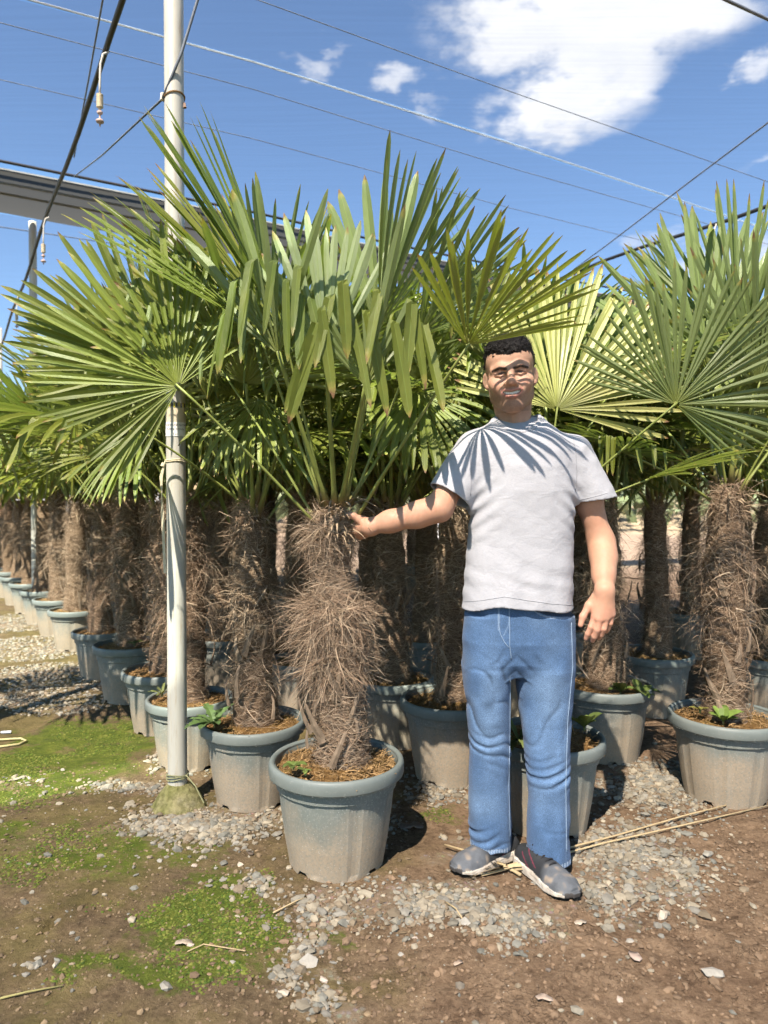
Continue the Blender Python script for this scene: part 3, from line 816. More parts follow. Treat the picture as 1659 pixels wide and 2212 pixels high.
# printed labels, tape and string on the pole
RP = 0.0385
def wrap(a0, a1, z0, z1, rr, n=16):
    V = []; Fc = []
    for i in range(n + 1):
        a = a0 + (a1 - a0) * i / n
        for zz in (z0, z1):
            V.append((rr * math.sin(a), -rr * math.cos(a), zz))
    for i in range(n): Fc.append((2 * i, 2 * i + 2, 2 * i + 3, 2 * i + 1))
    return V, Fc
V, Fc = wrap(-1.25, 1.9, ZP(917), ZP(884), RP + 0.0012); obj('tape', mesh('tape', V, Fc, TAPE), near)
V, Fc = wrap(-1.05, 1.45, ZP(944), ZP(914), RP + 0.0022); lab = obj('label', mesh('label', V, Fc, LABEL), near)
tag(lab, 'white printed plant label')
mb = MB()
for k in range(14):
    a = -1.3 + k * 0.23
    V, Fc = wrap(a, a + 0.14, ZP(883) + 0.002 * (k % 3), ZP(872) - 0.002 * (k % 2), RP + 0.002, 3); mb.add(V, Fc, (0.5, 0.42, 0.05) if k % 2 == 0 else (0.03, 0.03, 0.03))
obj('warning_tape', mb.build('warning tape', CORD), near)
def wrap_text(body, zc, size, a0, name='lettering'):
    cu = bpy.data.curves.new(name, 'FONT'); cu.body = body; cu.size = size; cu.align_x = 'LEFT'; cu.extrude = 0.0
    t = bpy.data.objects.new('tmp', cu); COL.objects.link(t)
    me = bpy.data.meshes.new_from_object(t.evaluated_get(bpy.context.evaluated_depsgraph_get()))
    bpy.data.objects.remove(t)
    co = np.empty(len(me.vertices) * 3, np.float32); me.vertices.foreach_get('co', co); co = co.reshape(-1, 3)
    a = a0 + co[:, 0] / RP
    me.vertices.foreach_set('co', np.stack([(RP + 0.003) * np.sin(a), -(RP + 0.003) * np.cos(a), zc + co[:, 1]], -1).astype(np.float32).ravel())
    me.materials.clear(); me.materials.append(INK); me.update()
    obj(name, me, lab)
bpy.context.view_layer.update()
wrap_text('CORDYLINE AUSTR', ZP(922), 0.0098, -0.92)
wrap_text("'PURPLE TOWER'", ZP(931), 0.0098, -0.72)
wrap_text('7 Lt.', ZP(941), 0.0098, 0.02)
mb = MB()
mb.tube([(0.041 * math.sin(a), -0.041 * math.cos(a), ZP(997) + 0.002 * math.sin(3 * a)) for a in np.linspace(-1.6, 4.6, 24)], 0.0024, 5, (0.62, 0.55, 0.38))
mb.tube([(0.041 * math.sin(a), -0.041 * math.cos(a), ZP(994) + 0.002 * math.sin(2 * a)) for a in np.linspace(-1.6, 4.6, 24)], 0.0024, 5, (0.6, 0.53, 0.36))
for k in range(3):
    mb.tube([(-0.040, -0.012, ZP(996)), (-0.050 - 0.004 * k, -0.02, ZP(1030)), (-0.053 + 0.004 * k, -0.022, ZP(1110)), (-0.047 + 0.003 * k, -0.022, ZP(1180)), (-0.043 + 0.003 * k, -0.022, ZP(1237))], 0.0026, 5, (0.62, 0.56, 0.40))
mb.tube([(-0.046, -0.014, ZP(1001)), (-0.05, -0.02, ZP(1008))], 0.007, 6, (0.6, 0.53, 0.37))
tag(obj('string', mb.build('string', CORD), loc=(PB.x, PB.y, 0)), 'cream string tied round the near pole with hanging ends', 'string')
# wire tie at the foot and the clamp up at the cables
mb = MB()
for k in range(3):
    mb.tube([(0.043 * math.sin(a), -0.043 * math.cos(a), 0.115 + 0.008 * k + 0.004 * math.sin(a * 2 + k)) for a in np.linspace(0, 6.28, 22)], 0.003, 5, (0.22, 0.22, 0.12))
mb.tube([(0.04, -0.02, 0.13), (0.08, -0.03, 0.09), (0.115, -0.03, 0.02)], 0.003, 5, (0.25, 0.25, 0.13))
obj('foot_wire', mb.build('foot wire', CORD), near)
mb = MB()
mb.tube([(0.041 * math.sin(a), -0.041 * math.cos(a), ZP(222) + 0.012 * math.sin(a + .6)) for a in np.linspace(-1.4, 4.9, 24)], 0.0035, 5, (0.25, 0.15, 0.07))
mb.tube([(-0.042, -0.012, ZP(214)), (-0.044, -0.016, ZP(230))], 0.008, 6, (0.6, 0.55, 0.45)); mb.tube([(0.04, 0.0, ZP(232)), (0.044, -0.002, ZP(242))], 0.007, 6, (0.3, 0.2, 0.15))
obj('clamp', mb.build('clamp', CORD), near)
JA = Vector((PB.x - 0.04, PB.y - 0.02, ZP(228)))
c0 = Vector((PB.x + 0.02, PB.y - 0.045, ZP(-60)))
cable('guy_cable', [JA, (JA + P(392, 115, PB.y - 0.06)) / 2, P(392, 115, PB.y - 0.06), P(427, 0, PB.y - 0.07), P(450, -80, PB.y - 0.08)], 0.006, 'twisted dark cable rising past the near pole')
B2 = Vector((-3.68, 7.49, 0))
cable('guy_cable', [JA, JA * 0.5 + PZ(160, 382, 4.05) * 0.5 + Vector((0, 0, -0.02)), PZ(160, 382, 4.05)], 0.005, 'cable running from the near pole clamp to the far net')
pole((B2.x, B2.y, 0), NETZ - 0.04, 0.0385, 'second pale pole farther along the row at left')
B3 = B2 + (B2 - Vector((PB.x, PB.y, 0)))
pole((B3.x, B3.y, 0), NETZ - 0.04, 0.0385, 'farthest pole at the left edge of the picture')
B4 = P(1541, 1100, 6.6)
pole((B4.x, B4.y, 0), 1.12, 0.05, 'short pale post half hidden behind the right palm trunk')
pl = Vector((-2.95, 2.15, 0)); pole((pl.x, pl.y, 0), NETZ - 0.04, 0.045, 'pole just outside the left edge of the picture')

# irrigation pipes with hanging sprinklers
PZH = 3.5
p1 = PZ(230, 110, PZH)
a_ = p1 - AX * 3.0; b_ = p1 + AX * 16
mb = MB(); mb.tube([a_ + (b_ - a_) * t + Vector((0, 0, -0.03 * math.sin(t * 37))) for t in np.linspace(0, 1, 40)], 0.0145, 8)
pipe1 = obj('irrigation_pipe', mb.build('pipe', BLACK, smooth=True)); tag(pipe1, 'black irrigation pipe running back along the left row', 'pipe')
p2 = PZ(1659, 440, PZH)
a_ = p2 - AX * 3.0; b_ = p2 + AX * 9
mb = MB(); mb.tube([a_ + (b_ - a_) * t + Vector((0, 0, -0.02 * math.sin(t * 30))) for t in np.linspace(0, 1, 30)], 0.016, 8)
pipe2 = obj('irrigation_pipe', mb.build('pipe', BLACK, smooth=True)); tag(pipe2, 'black irrigation pipe crossing the sky at right', 'pipe')
def sprinkler(top, L, label):
    o = obj('sprinkler', None, loc=top); tag(o, label, 'sprinkler', 'hanging sprinklers')
    mb = MB(); mb.tube([(0.012, 0, 0.004), (-0.012, -0.01, -0.012), (-0.026, -0.01, -0.06), (-0.03, -0.01, -0.16), (-0.031, -0.01, -L * 0.66)], 0.0055, 7, (0.5, 0.48, 0.42))
    obj('hose', mb.build('hose', CORD, smooth=True), o)
    mb = MB(); z = -L * 0.64; prof = []
    for k in range(9): prof += [(0.013, z - k * 0.0075), (0.0165, z - k * 0.0075 - 0.0022), (0.0165, z - k * 0.0075 - 0.005)]
    mb.lathe([(0.001, z)] + prof + [(0.006, z - 0.07), (0.006, z - 0.08)], 14, (-0.031, -0.01, 0), (0.5, 0.42, 0.28))
    obj('weight', mb.build('weight', CORD, smooth=True), o)
    mb = MB(); z = -L * 0.64 - 0.08
    mb.lathe([(0.004, z), (0.015, z - 0.008), (0.012, z - 0.018), (0.004, z - 0.022), (0.004, z - 0.04), (0.014, z - 0.046), (0.02, z - 0.052), (0.018, z - 0.06), (0.005, z - 0.064), (0.003, z - 0.08), (0.0005, z - 0.082)], 12, (-0.031, -0.01, 0), (0.45, 0.33, 0.28))
    obj('nozzle', mb.build('nozzle', CORD, smooth=True), o)
sprinkler(p1 - Vector((0, 0, 0.01)), 0.33, 'sprinkler hanging from the left pipe nearest the camera')
sprinkler(p1 + AX * 2.42 - Vector((0, 0, 0.02)), 0.33, 'second sprinkler along the left pipe')
sprinkler(p1 + AX * 4.9 - Vector((0, 0, 0.02)), 0.33, 'small far sprinkler near the second pole')
sprinkler(p2 + AX * 0.42 - Vector((0, 0, 0.01)), 0.40, 'sprinkler hanging from the right pipe above the palms')

# far shed wall and net wall glimpsed between the leaves
shed = obj('net_wall', None, loc=(-16, 19, 0)); tag(shed, 'grey netting wall and eaves far behind at left', 'net wall')
mb = MB(); mb.box((-14, 0, 0), (10, 0.12, 2.9)); obj('sheet', mb.build('sheet', simple('grey netting', (0.32, 0.33, 0.33), 0.8)), shed)
mb = MB(); mb.box((-14, -0.25, 2.905), (10, 0.2, 3.2)); obj('eave', mb.build('eave', simple('eave grey', (0.25, 0.26, 0.27), 0.6)), shed)
for k in range(6):
    mb = MB(); mb.box((-12 + k * 4.0, -0.13, 0), (-11.9 + k * 4.0, -0.005, 2.9)); obj('post', mb.build('post', POLE), shed)
tank = obj('water_tank', None, loc=P(929, 1200, 16.5)); tank.location.z = 0; tag(tank, 'white tank far behind, seen beside the man', 'tank')
mb = MB(); mb.lathe([(0.5, 0), (0.5, 0.35), (0.52, 0.36), (0.52, 0.4), (0.5, 0.41), (0.5, 0.7), (0.45, 0.78), (0.2, 0.82), (0.001, 0.82)], 24); obj('shell', mb.build('shell', simple('white tank', (0.7, 0.7, 0.68), 0.4), smooth=True), tank)
mb = MB(); mb.lathe([(0.14, 0.82), (0.14, 0.87), (0.001, 0.88)], 16); obj('lid', mb.build('lid', WHITEP), tank)
# ------------------------------------------------------------------ fan palm pieces
def blade_geo(seed, Rl, spread, nseg, split=0.46, droop=0.25, bent=0.12, fold=0.55, cup=0.10, g=(0, -0.35, -0.95), lenvar=0.06, bentr=(0.5, 0.8), wcap=0.0165, wmul=1.0):
    """fan blade: hub at origin, midline +Y, upper face +Z; returns verts, quads, uv"""
    r = np.random.default_rng(seed)
    g = np.asarray(g, float); g /= np.linalg.norm(g)
    V, Fq, UV = [], [], []
    half = math.radians(spread) / 2
    dth = 2 * half / nseg
    st = np.array([0.0, 0.22, split, 0.60, 0.74, 0.86, 0.95, 1.0])
    base_w = 2 * math.tan(dth / 2)
    gap = r.uniform(0, 1, nseg)
    for i in range(nseg):
        th = -half + (i + 0.5) * dth + r.normal(0, dth * 0.10)
        L = Rl * (1 - 0.30 * abs(th / max(half, 1.6)) ** 2.2) * (1 + r.normal(0, lenvar))
        d = np.array([math.sin(th), math.cos(th), 0.0])
        d = d + np.array([0, 0, 1.0]) * (cup * (abs(math.sin(th)) ** 2)) + r.normal(0, 0.025, 3) * np.array([1, 1, 1.4])
        d /= np.linalg.norm(d)
        side = np.array([math.cos(th), -math.sin(th), 0.0])
        sp_ = split * (0.82 + 0.36 * gap[i])
        isb = r.uniform() < bent
        rb = r.uniform(*bentr)
        kdroop = droop * r.uniform(0.5, 1.6)
        # width just outside the fused part
        wmax = min(sp_ * L * base_w * 0.5 * wmul, wcap) * r.uniform(0.88, 1.05)
        fs = np.unique(np.concatenate([st, [rb - 0.012, rb + 0.012]])) if isb else st
        c = d * 0.012; prev = 0.0; cur = d.copy()
        base = len(V); broke = False
        twist = r.normal(0, 0.25)
        for k, t in enumerate(fs):
            ds = (t - prev) * L
            if isb and not broke and t > rb:
                nd_ = g * 1.0 + d * r.uniform(-0.1, 0.35) + r.normal(0, 0.12, 3); cur = nd_ / np.linalg.norm(nd_); broke = True
            elif t > 0.3:
                cur = cur + g * kdroop * (t - 0.3) * (t - prev) * 3.0; cur /= np.linalg.norm(cur)
            c = c + cur * ds; prev = t
            sd = side - cur * np.dot(side, cur); sd /= np.linalg.norm(sd) + 1e-9
            n = np.cross(sd, cur)
            if t <= sp_:
                wdt = max(t * L * base_w * 0.5, 0.0012); f_ = fold
                if wdt > wmax: wdt = wmax
            else:
                x = (t - sp_) / (1 - sp_)
                wdt = wmax * np.interp(x, [0, 0.3, 0.72, 0.9, 0.97, 1], [1, 1.3, 1.16, 0.80, 0.40, 0.10]); f_ = fold * (1 - 0.6 * x)
                ang = twist * x
                sd, n = sd * math.cos(ang) + n * math.sin(ang), n * math.cos(ang) - sd * math.sin(ang)
            V += [c - sd * wdt + n * wdt * f_, c, c + sd * wdt + n * wdt * f_]
            UV += [(0, t), (0.5, t), (1, t)]
        for k in range(len(fs) - 1):
            a = base + 3 * k
            Fq += [(a, a + 1, a + 4, a + 3), (a + 1, a + 2, a + 5, a + 4)]
    return np.array(V), Fq, np.array(UV)
PGREEN = (0.20, 0.235, 0.055)
def petiole_geo(pts, r0, r1, col=PGREEN):
    mb = MB(); n = len(pts)
    cols = [np.array((0.27, 0.20, 0.09)) * max(0, 1 - t * 7) + np.array(col) * min(1, t * 7) for t in np.linspace(0, 1, n)]
    mb.tube(pts, np.interp(np.linspace(0, 1, n), [0, 0.12, 1], [r0 * 1.9, r0, r1]), 6, (1, 1, 1), squash=0.62)
    mb.c = [np.repeat(np.array(cols), 6, 0)]
    return mb

# shared frond variants: base of the petiole at the origin, +Y outwards, +Z adaxial
VAR = []
for k in range(12):
    rr = np.random.default_rng(200 + k)
    Lp = [0.42, 0.5, 0.55, 0.6, 0.62, 0.55, 0.5, 0.66, 0.48, 0.58, 0.52, 0.6][k]
    age = k % 3                                   # 0 young .. 2 old
    Rl = rr.uniform(0.46, 0.60); sprd = (120, 175, 215)[age]; ns = int(rr.integers(32, 40))
    sag = (0.01, 0.04, 0.09)[age]
    pts = [Vector((0, Lp * t, -sag * t * t)) for t in np.linspace(0, 1, 7)]
    tilt = -R_((6, 18, 34)[age]) - sag
    gl = Vector((0, -0.5, -0.9)) if age < 2 else Vector((0, 0.1, -1))
    v, fq, uv = blade_geo(300 + k, Rl, sprd, ns, wmul=.9, droop=(0.10, 0.28, 0.5)[age], bent=(0.05, 0.14, 0.28)[age], g=gl, cup=(0.22, 0.12, -0.12)[age])
    Mx = Matrix.Translation(pts[-1]) @ Matrix.Rotation(tilt, 4, 'X')
    v = np.array([tuple(Mx @ Vector(p)) for p in v])
    mb = petiole_geo([tuple(p) for p in pts], 0.0085, 0.0055)
    VAR.append(dict(age=age, blade=mesh('frond blade', v, fq, LEAF, uv=uv), pet=mb.build('petiole', PETI, smooth=True)))
    pv = np.concatenate(mb.v)
    # one-mesh version for palms too far back to show petioles apart
    allv = np.concatenate([v, pv]); fa = list(fq) + [tuple(i + len(v) for i in f) for f in mb.f]
    VAR[-1]['far'] = mesh('far frond', allv, fa, [LEAFSHADE, PETI], uv=np.concatenate([uv, np.zeros((len(pv), 2))]),
                          col=np.concatenate([np.ones((len(v), 3)), np.concatenate(mb.c)]), midx=[0] * len(fq) + [1] * len(mb.f))

# pots
def pot_meshes(seed):
    rr = random.Random(seed); seg = 72
    ribs = [0, 9, 18, 27, 36, 45, 54, 63]
    prof = [(0.163, 0.0), (0.166, 0.02), (0.180, 0.10), (0.192, 0.19), (0.2005, 0.268), (0.2085, 0.272), (0.2125, 0.318), (0.214, 0.335), (0.2115, 0.352)]
    V = []; Fc = []
    notch = {s % seg for c in (5, 23, 41, 59) for s in (c, c + 1, c + 2)}
    for k, (r0, z) in enumerate(prof):
        for j in range(seg):
            a = 6.28318 * j / seg
            r1 = r0
            if 1 <= k <= 4:
                ph = (j % 9)
                r1 -= 0.0035 if ph in (0, 1) else 0.0
            zz = z
            if k == 0 and j in notch: zz = 0.016
            V.append((r1 * math.cos(a), r1 * math.sin(a), zz))
    n = len(prof)
    for k in range(n - 1):
        for j in range(seg):
            Fc.append((k * seg + j, k * seg + (j + 1) % seg, (k + 1) * seg + (j + 1) % seg, (k + 1) * seg + j))
    # dark inside floor of the notches
    b = len(V); V.append((0, 0, 0.018))
    for j in range(seg):
        a = 6.28318 * j / seg; V.append((0.15 * math.cos(a), 0.15 * math.sin(a), 0.018))
    for j in range(seg): Fc.append((b, b + 1 + (j + 1) % seg, b + 1 + j))
    body = mesh('pot body', V, Fc, POT, smooth=False)
    mb = MB()
    mb.lathe([(0.2145, 0.312), (0.222, 0.309), (0.2325, 0.311), (0.2345, 0.316), (0.2345, 0.343), (0.232, 0.352), (0.2265, 0.358), (0.2195, 0.3575), (0.2135, 0.352), (0.211, 0.335), (0.208, 0.30)], 72)
    # flash: small plastic teeth under the rim
    r2 = random.Random(seed + 1)
    for k in range(46):
        a = r2.uniform(0, 6.28); h = r2.uniform(0.002, 0.008); da = 0.006
        mb.add([(0.2335 * math.cos(a - da), 0.2335 * math.sin(a - da), 0.3115), (0.2335 * math.cos(a + da), 0.2335 * math.sin(a + da), 0.3115), (0.2335 * math.cos(a), 0.2335 * math.sin(a), 0.3115 - h), (0.231 * math.cos(a), 0.231 * math.sin(a), 0.3115)],
               [(0, 1, 2), (0, 2, 3), (1, 3, 2), (0, 3, 1)])
    rim = mb.build('pot rim', RIM, smooth=True)
    return body, rim
POTB, POTR = pot_meshes(1)
def soil_mesh(seed, chips=700):
    n, m_ = 40, 9; V = [(0, 0, 0.345)]; Fc = []
    for k in range(1, m_ + 1):
        rr = 0.212 * k / m_
        for j in range(n):
            a = 6.28318 * j / n
            z = 0.345 - 0.022 * (k / m_) ** 3 + 0.010 * vnoise(np.array([rr * math.cos(a) * 14, rr * math.sin(a) * 14, seed * 3.1]), seed)
            V.append((rr * math.cos(a), rr * math.sin(a), z))
    for j in range(n): Fc.append((0, 1 + j, 1 + (j + 1) % n))
    for k in range(m_ - 1):
        for j in range(n): Fc.append((1 + k * n + j, 1 + (k + 1) * n + j, 1 + (k + 1) * n + (j + 1) % n, 1 + k * n + (j + 1) % n))
    soil = mesh('soil', V, Fc, SOIL, smooth=True)
    r = np.random.default_rng(seed + 50)
    mb = MB()
    for k in range(chips):
        rr = 0.205 * math.sqrt(r.uniform()); a = r.uniform(0, 6.28); b = r.uniform(0, 6.28); L = r.uniform(0.01, 0.04); wd = r.uniform(0.0006, 0.0018)
        p = np.array([rr * math.cos(a), rr * math.sin(a), 0.348 - 0.022 * (rr / 0.212) ** 3 + r.uniform(-0.002, 0.008)])
        d = np.array([math.cos(b), math.sin(b), r.normal(0, 0.25)]) * L; s = np.array([-math.sin(b), math.cos(b), 0.4]) * wd
        mid = p + d * 0.5 + np.array([r.normal(0, 0.003), r.normal(0, 0.003), 0.003])
        t = r.uniform(0.45, 1.25)
        mb.add([p - s, p + s, mid - s, mid + s, p + d - s, p + d + s], [(0, 1, 3, 2), (2, 3, 5, 4)], (0.34 * t, 0.215 * t, 0.095 * t))
    return soil, mb.build('mulch', FIBRE)
SOILS = [soil_mesh(k) for k in range(3)]

# trunks
def rprof(t, kind):
    if kind == 'main':
        return np.interp(t, [0, .08, .2, .34, .46, .56, .64, .72, .78, .86, .94, 1], [.096, .088, .080, .078, .084, .090, .080, .054, .048, .061, .077, .056])
    if kind == 1:
        return np.interp(t, [0, .1, .3, .5, .7, .85, 1], [.102, .095, .075, .078, .082, .070, .045])
    if kind == 2:
        return np.interp(t, [0, .1, .25, .45, .6, .8, 1], [.088, .080, .085, .090, .086, .075, .050])
    return np.interp(t, [0, .1, .3, .5, .7, .85, 1], [.090, .084, .072, .068, .070, .066, .045])
FCOL = np.array([(0.40, 0.29, 0.195), (0.31, 0.215, 0.14), (0.50, 0.385, 0.265), (0.23, 0.155, 0.10), (0.37, 0.27, 0.18)])
def trunk_geo(kind, H, seed, nfib, skirts, z0=0.335, thin=1.0):
    r = np.random.default_rng(seed)
    n, m_ = 26, 44
    t = np.linspace(0, 1, m_)[:, None] * np.ones((1, n)); a = np.linspace(0, 6.28318, n, endpoint=False)[None] * np.ones((m_, 1))
    rad = rprof(t, kind) * thin
    q3 = np.stack([np.cos(a) * 2.5, np.sin(a) * 2.5, t * H * 16], -1)
    rad = rad * (1 + 0.13 * vnoise(q3, seed) + 0.09 * vnoise(q3 * 2.7, seed + 1)) - 0.006
    lean = 0.02 * np.sin(t * 2.4 + seed)
    X = rad * np.cos(a) + lean; Y = rad * np.sin(a); Z = z0 - 0.02 + t * H
    ii = np.arange(n * m_).reshape(m_, n); i2 = np.roll(ii, -1, 1)
    fc = np.stack([ii[:-1], i2[:-1], i2[1:], ii[1:]], -1).reshape(-1, 4)
    core = mesh('trunk core', np.stack([X, Y, Z], -1).reshape(-1, 3), fc, TRUNK, smooth=True)
    # fibres: strips of five points each
    N = nfib
    ts = r.uniform(0, 1, N)
    sk = np.zeros(N)
    for (tc, wd, amt, ln) in skirts:
        pick = r.uniform(size=N) < amt
        ts = np.where(pick, np.clip(tc + r.normal(0, wd, N), 0, 1), ts); sk = np.where(pick, ln, sk)
    ang = r.uniform(0, 6.28318, N)
    loose = (r.uniform(size=N) < (0.06 if kind == 'main' else 0.09)) | (sk > 0)
    L = np.where(loose, np.where(ts < 0.33, 0.5, 1.0) * r.uniform(0.04, 0.10, N) + sk * r.uniform(0.3, 1.0, N), r.uniform(0.035, 0.11, N))
    L = L * np.where(ts > 0.72, 0.85 if kind == 'main' else 0.6, 1.0)
    if kind == 'main': L = L * np.where(np.cos(ang) > 0.15, 0.62, 1.08)
    rr = rprof(ts, kind) * thin * (1 + 0.08 * r.normal(0, 1, N)) + 0.001
    lx = 0.02 * np.sin(ts * 2.4 + seed)
    ra = np.stack([np.cos(ang), np.sin(ang), np.zeros(N)], -1); ta = np.stack([-np.sin(ang), np.cos(ang), np.zeros(N)], -1); za = np.array([0, 0, 1.0])
    p = ra * rr[:, None]; p[:, 0] += lx; p[:, 2] = z0 + ts * H
    sgn = np.where(r.uniform(size=N) < 0.5, -1, 1)
    steep = r.normal(0, 0.55, N)
    d = np.where(loose[:, None], ra * r.uniform(0.25, 1.0, N)[:, None] + ta * r.normal(0, 0.75, N)[:, None] + za * r.normal(0.0, 0.5, N)[:, None],
                 ta * sgn[:, None] + za * steep[:, None] + ra * r.normal(0.08, 0.12, N)[:, None])
    skm = (sk > 0.085)
    d = np.where(skm[:, None], ra * r.uniform(0.5, 1.0, N)[:, None] + ta * r.normal(0, 0.8, N)[:, None] + za * r.normal(0.1, 0.5, N)[:, None], d)
    d /= np.linalg.norm(d, axis=1, keepdims=True)
    curl = r.normal(0, 1, (N, 3)) * np.where(skm, 0.55, np.where(loose, 0.45, 0.14))[:, None]
    fall = np.where(skm, r.uniform(0.25, 1.1, N), np.where(loose, r.uniform(0.15, 0.75, N), 0.05))
    wdt = np.where(r.uniform(size=N) < 0.03, r.uniform(0.0014, 0.003, N), r.uniform(0.00045, 0.00095, N))
    K = 5; pts = []
    cur = d.copy(); c = p.copy()
    for k in range(K):
        pts.append(c.copy())
        cur = cur + curl * 0.8 + np.array([0, 0, -1.0]) * fall[:, None] * 0.75 + np.where(loose, 0, 1)[:, None] * (-c * np.array([1, 1, 0]) * 2.2 + 0)
        cur /= np.linalg.norm(cur, axis=1, keepdims=True)
        c = c + cur * (L / (K - 1))[:, None]
    pts = np.stack(pts, 1)
    tan = np.gradient(pts, axis=1); tan /= np.linalg.norm(tan, axis=2, keepdims=True) + 1e-9
    ref = np.where(loose[:, None, None], r.normal(0, 1, (N, 1, 3)), ra[:, None, :])
    s = np.cross(tan, ref); s /= np.linalg.norm(s, axis=2, keepdims=True) + 1e-9
    taper = np.array([1, 1, 0.9, 0.7, 0.25])[None, :, None]
    A = pts - s * wdt[:, None, None] * taper; B = pts + s * wdt[:, None, None] * taper
    V = np.stack([A, B], 2).reshape(-1, 3)
    b0 = (np.arange(N) * 2 * K)[:, None]
    q_ = np.array([[2 * k, 2 * k + 1, 2 * k + 3, 2 * k + 2] for k in range(K - 1)])
    fq = (b0[:, :, None] + q_[None]).reshape(-1, 4)
    cols = FCOL[r.integers(0, len(FCOL), N)] * r.uniform(0.7, 1.25, (N, 1))
    cols = np.repeat(cols, 2 * K, 0)
    fib = mesh('fibre', V, fq, FIBRE, col=cols)
    return core, fib
def stub_mesh(seed):
    r = random.Random(seed); L = r.uniform(0.07, 0.13); wd = r.uniform(0.006, 0.012); mb = MB()
    pts = [(0, 0, 0), (0, L * 0.4, 0.006), (0, L * 0.75, 0.018), (0, L, 0.038 + r.uniform(-0.01, 0.02))]
    V = []; ws = [wd * 1.25, wd, wd * 0.7, wd * 0.45]; th = [0.007, 0.006, 0.004, 0.003]
    for (x, y, z), a, h in zip(pts, ws, th):
        V += [(-a, y, z - h * 0.4), (0, y, z - h), (a, y, z - h * 0.4), (a * 0.9, y, z + h * 0.5), (0, y, z + h * 0.2), (-a * 0.9, y, z + h * 0.5)]
    Fc = []
    for k in range(3):
        for j in range(6): Fc.append((k * 6 + j, k * 6 + (j + 1) % 6, (k + 1) * 6 + (j + 1) % 6, (k + 1) * 6 + j))
    Fc += [(5, 4, 3, 2, 1, 0), (18, 19, 20, 21, 22, 23)]
    t = r.uniform(0.7, 1.25)
    mb.add(V, Fc, (0.25 * t, 0.185 * t, 0.125 * t))
    return mb.build('leaf stub', STUB)
STUBS = [stub_mesh(k) for k in range(5)]
TR = [trunk_geo(1, 0.86, 21, 5200, [(0.55, .06, .07, .10), (0.25, .05, .05, .07), (.9, .05, .08, .10)]),
      trunk_geo(2, 0.92, 22, 5200, [(0.45, .08, .08, .09), (0.7, .06, .07, .10), (.92, .05, .08, .10)]),
      trunk_geo(3, 0.88, 23, 5000, [(0.6, .08, .09, .10), (0.3, .08, .06, .08), (.93, .04, .08, .10)])]
TRF = [trunk_geo(1, 0.88, 31, 1500, [(0.55, .1, .2, .10)]), trunk_geo(2, 0.92, 32, 1500, [(0.6, .1, .2, .10)])]
TRH = [0.86, 0.92, 0.88]

def leaf_stubs(parent, kind, H, n, seed, z0=0.335, tmax=0.5, front=False):
    r = random.Random(seed)
    for k in range(n):
        t = r.uniform(0.02, tmax); a = r.uniform(0, 6.283) if not front else -1.57 + r.uniform(-1.5, 1.5)
        rad = float(rprof(t, kind)) * 1.13
        base = Vector((rad * math.cos(a), rad * math.sin(a), z0 + t * H))
        out_ = Vector((math.cos(a), math.sin(a), 0)); tang = Vector((-math.sin(a), math.cos(a), 0))
        y = Vector((0, 0, 1)) * r.uniform(0.7, 1.0) + out_ * r.uniform(0.1, 0.5) + tang * r.uniform(-0.5, 0.5)
        o = obj('leaf_stub', STUBS[r.randrange(5)], parent, frame(base, y, -out_))
def crown(root, zc, seed, nf, near, azs=None, scale=1.0, lo=-15, skip=None):
    """fronds of a palm rising from height zc"""
    r = random.Random(seed)
    for k in range(nf):
        age = 0 if k < nf * 0.32 else (1 if k < nf * 0.76 else 2)
        vv = [v for v in VAR if v['age'] == age][r.randrange(4)]
        az = (k * 2.39996 + r.uniform(-0.3, 0.3) + seed) % 6.283
        if (skip and skip[0] < az < skip[1]) or (near and age == 2 and 3.9 < az < 5.5): continue
        el = R_({0: r.uniform(70, 86), 1: r.uniform(55, 72), 2: r.uniform(42, 58)}[age])
        d = Vector((math.cos(az) * math.cos(el), math.sin(az) * math.cos(el), math.sin(el)))
        s = scale * r.uniform(0.88, 1.12)
        base = Vector((0.04 * math.cos(az), 0.04 * math.sin(az), zc - 0.10 + 0.10 * (2 - age) * 0.5))
        M = frame(base, d, Vector((0, 0, 1)) - Vector((math.cos(az), math.sin(az), 0)) * 0.15 + Vector((r.uniform(-.3, .3), r.uniform(-.3, .3), 0))) @ Matrix.Scale(s, 4)
        if near:
            fo = obj('frond', vv['blade'], root, M)
            obj('petiole', vv['pet'], fo, Matrix.Identity(4))
        else:
            obj('frond', vv['far'], root, M)
CROWNF = None
def crown_ribbons(seed, n=34):
    """curled dry strips where the leaves leave the trunk"""
    r = np.random.default_rng(seed); mb = MB()
    for k in range(n):
        a = r.uniform(0, 6.283); z = r.uniform(-0.12, 0.02); rad = 0.05
        p = np.array([rad * math.cos(a), rad * math.sin(a), z]); L = r.uniform(0.05, 0.16); wd = r.uniform(0.002, 0.006)
        d = np.array([math.cos(a) * 0.7, math.sin(a) * 0.7, r.uniform(0.2, 1.0)]); sd = np.array([-math.sin(a), math.cos(a), 0.2])
        V = []; c = p
        for j in range(6):
            w_ = wd * (1 - (j / 5) ** 3)
            V += [c - sd * w_, c + sd * w_]
            d = d / np.linalg.norm(d); c = c + d * L / 5; d = d + np.array([0.1 * math.cos(a), 0.1 * math.sin(a), -r.uniform(0.1, 0.6)])
        t = r.uniform(0.6, 1.2)
        mb.add(V, [(2 * j, 2 * j + 1, 2 * j + 3, 2 * j + 2) for j in range(5)], (0.36 * t, 0.27 * t, 0.17 * t))
    return mb.build('crown fibre', FIBRE)
CRF = [crown_ribbons(k) for k in range(2)]

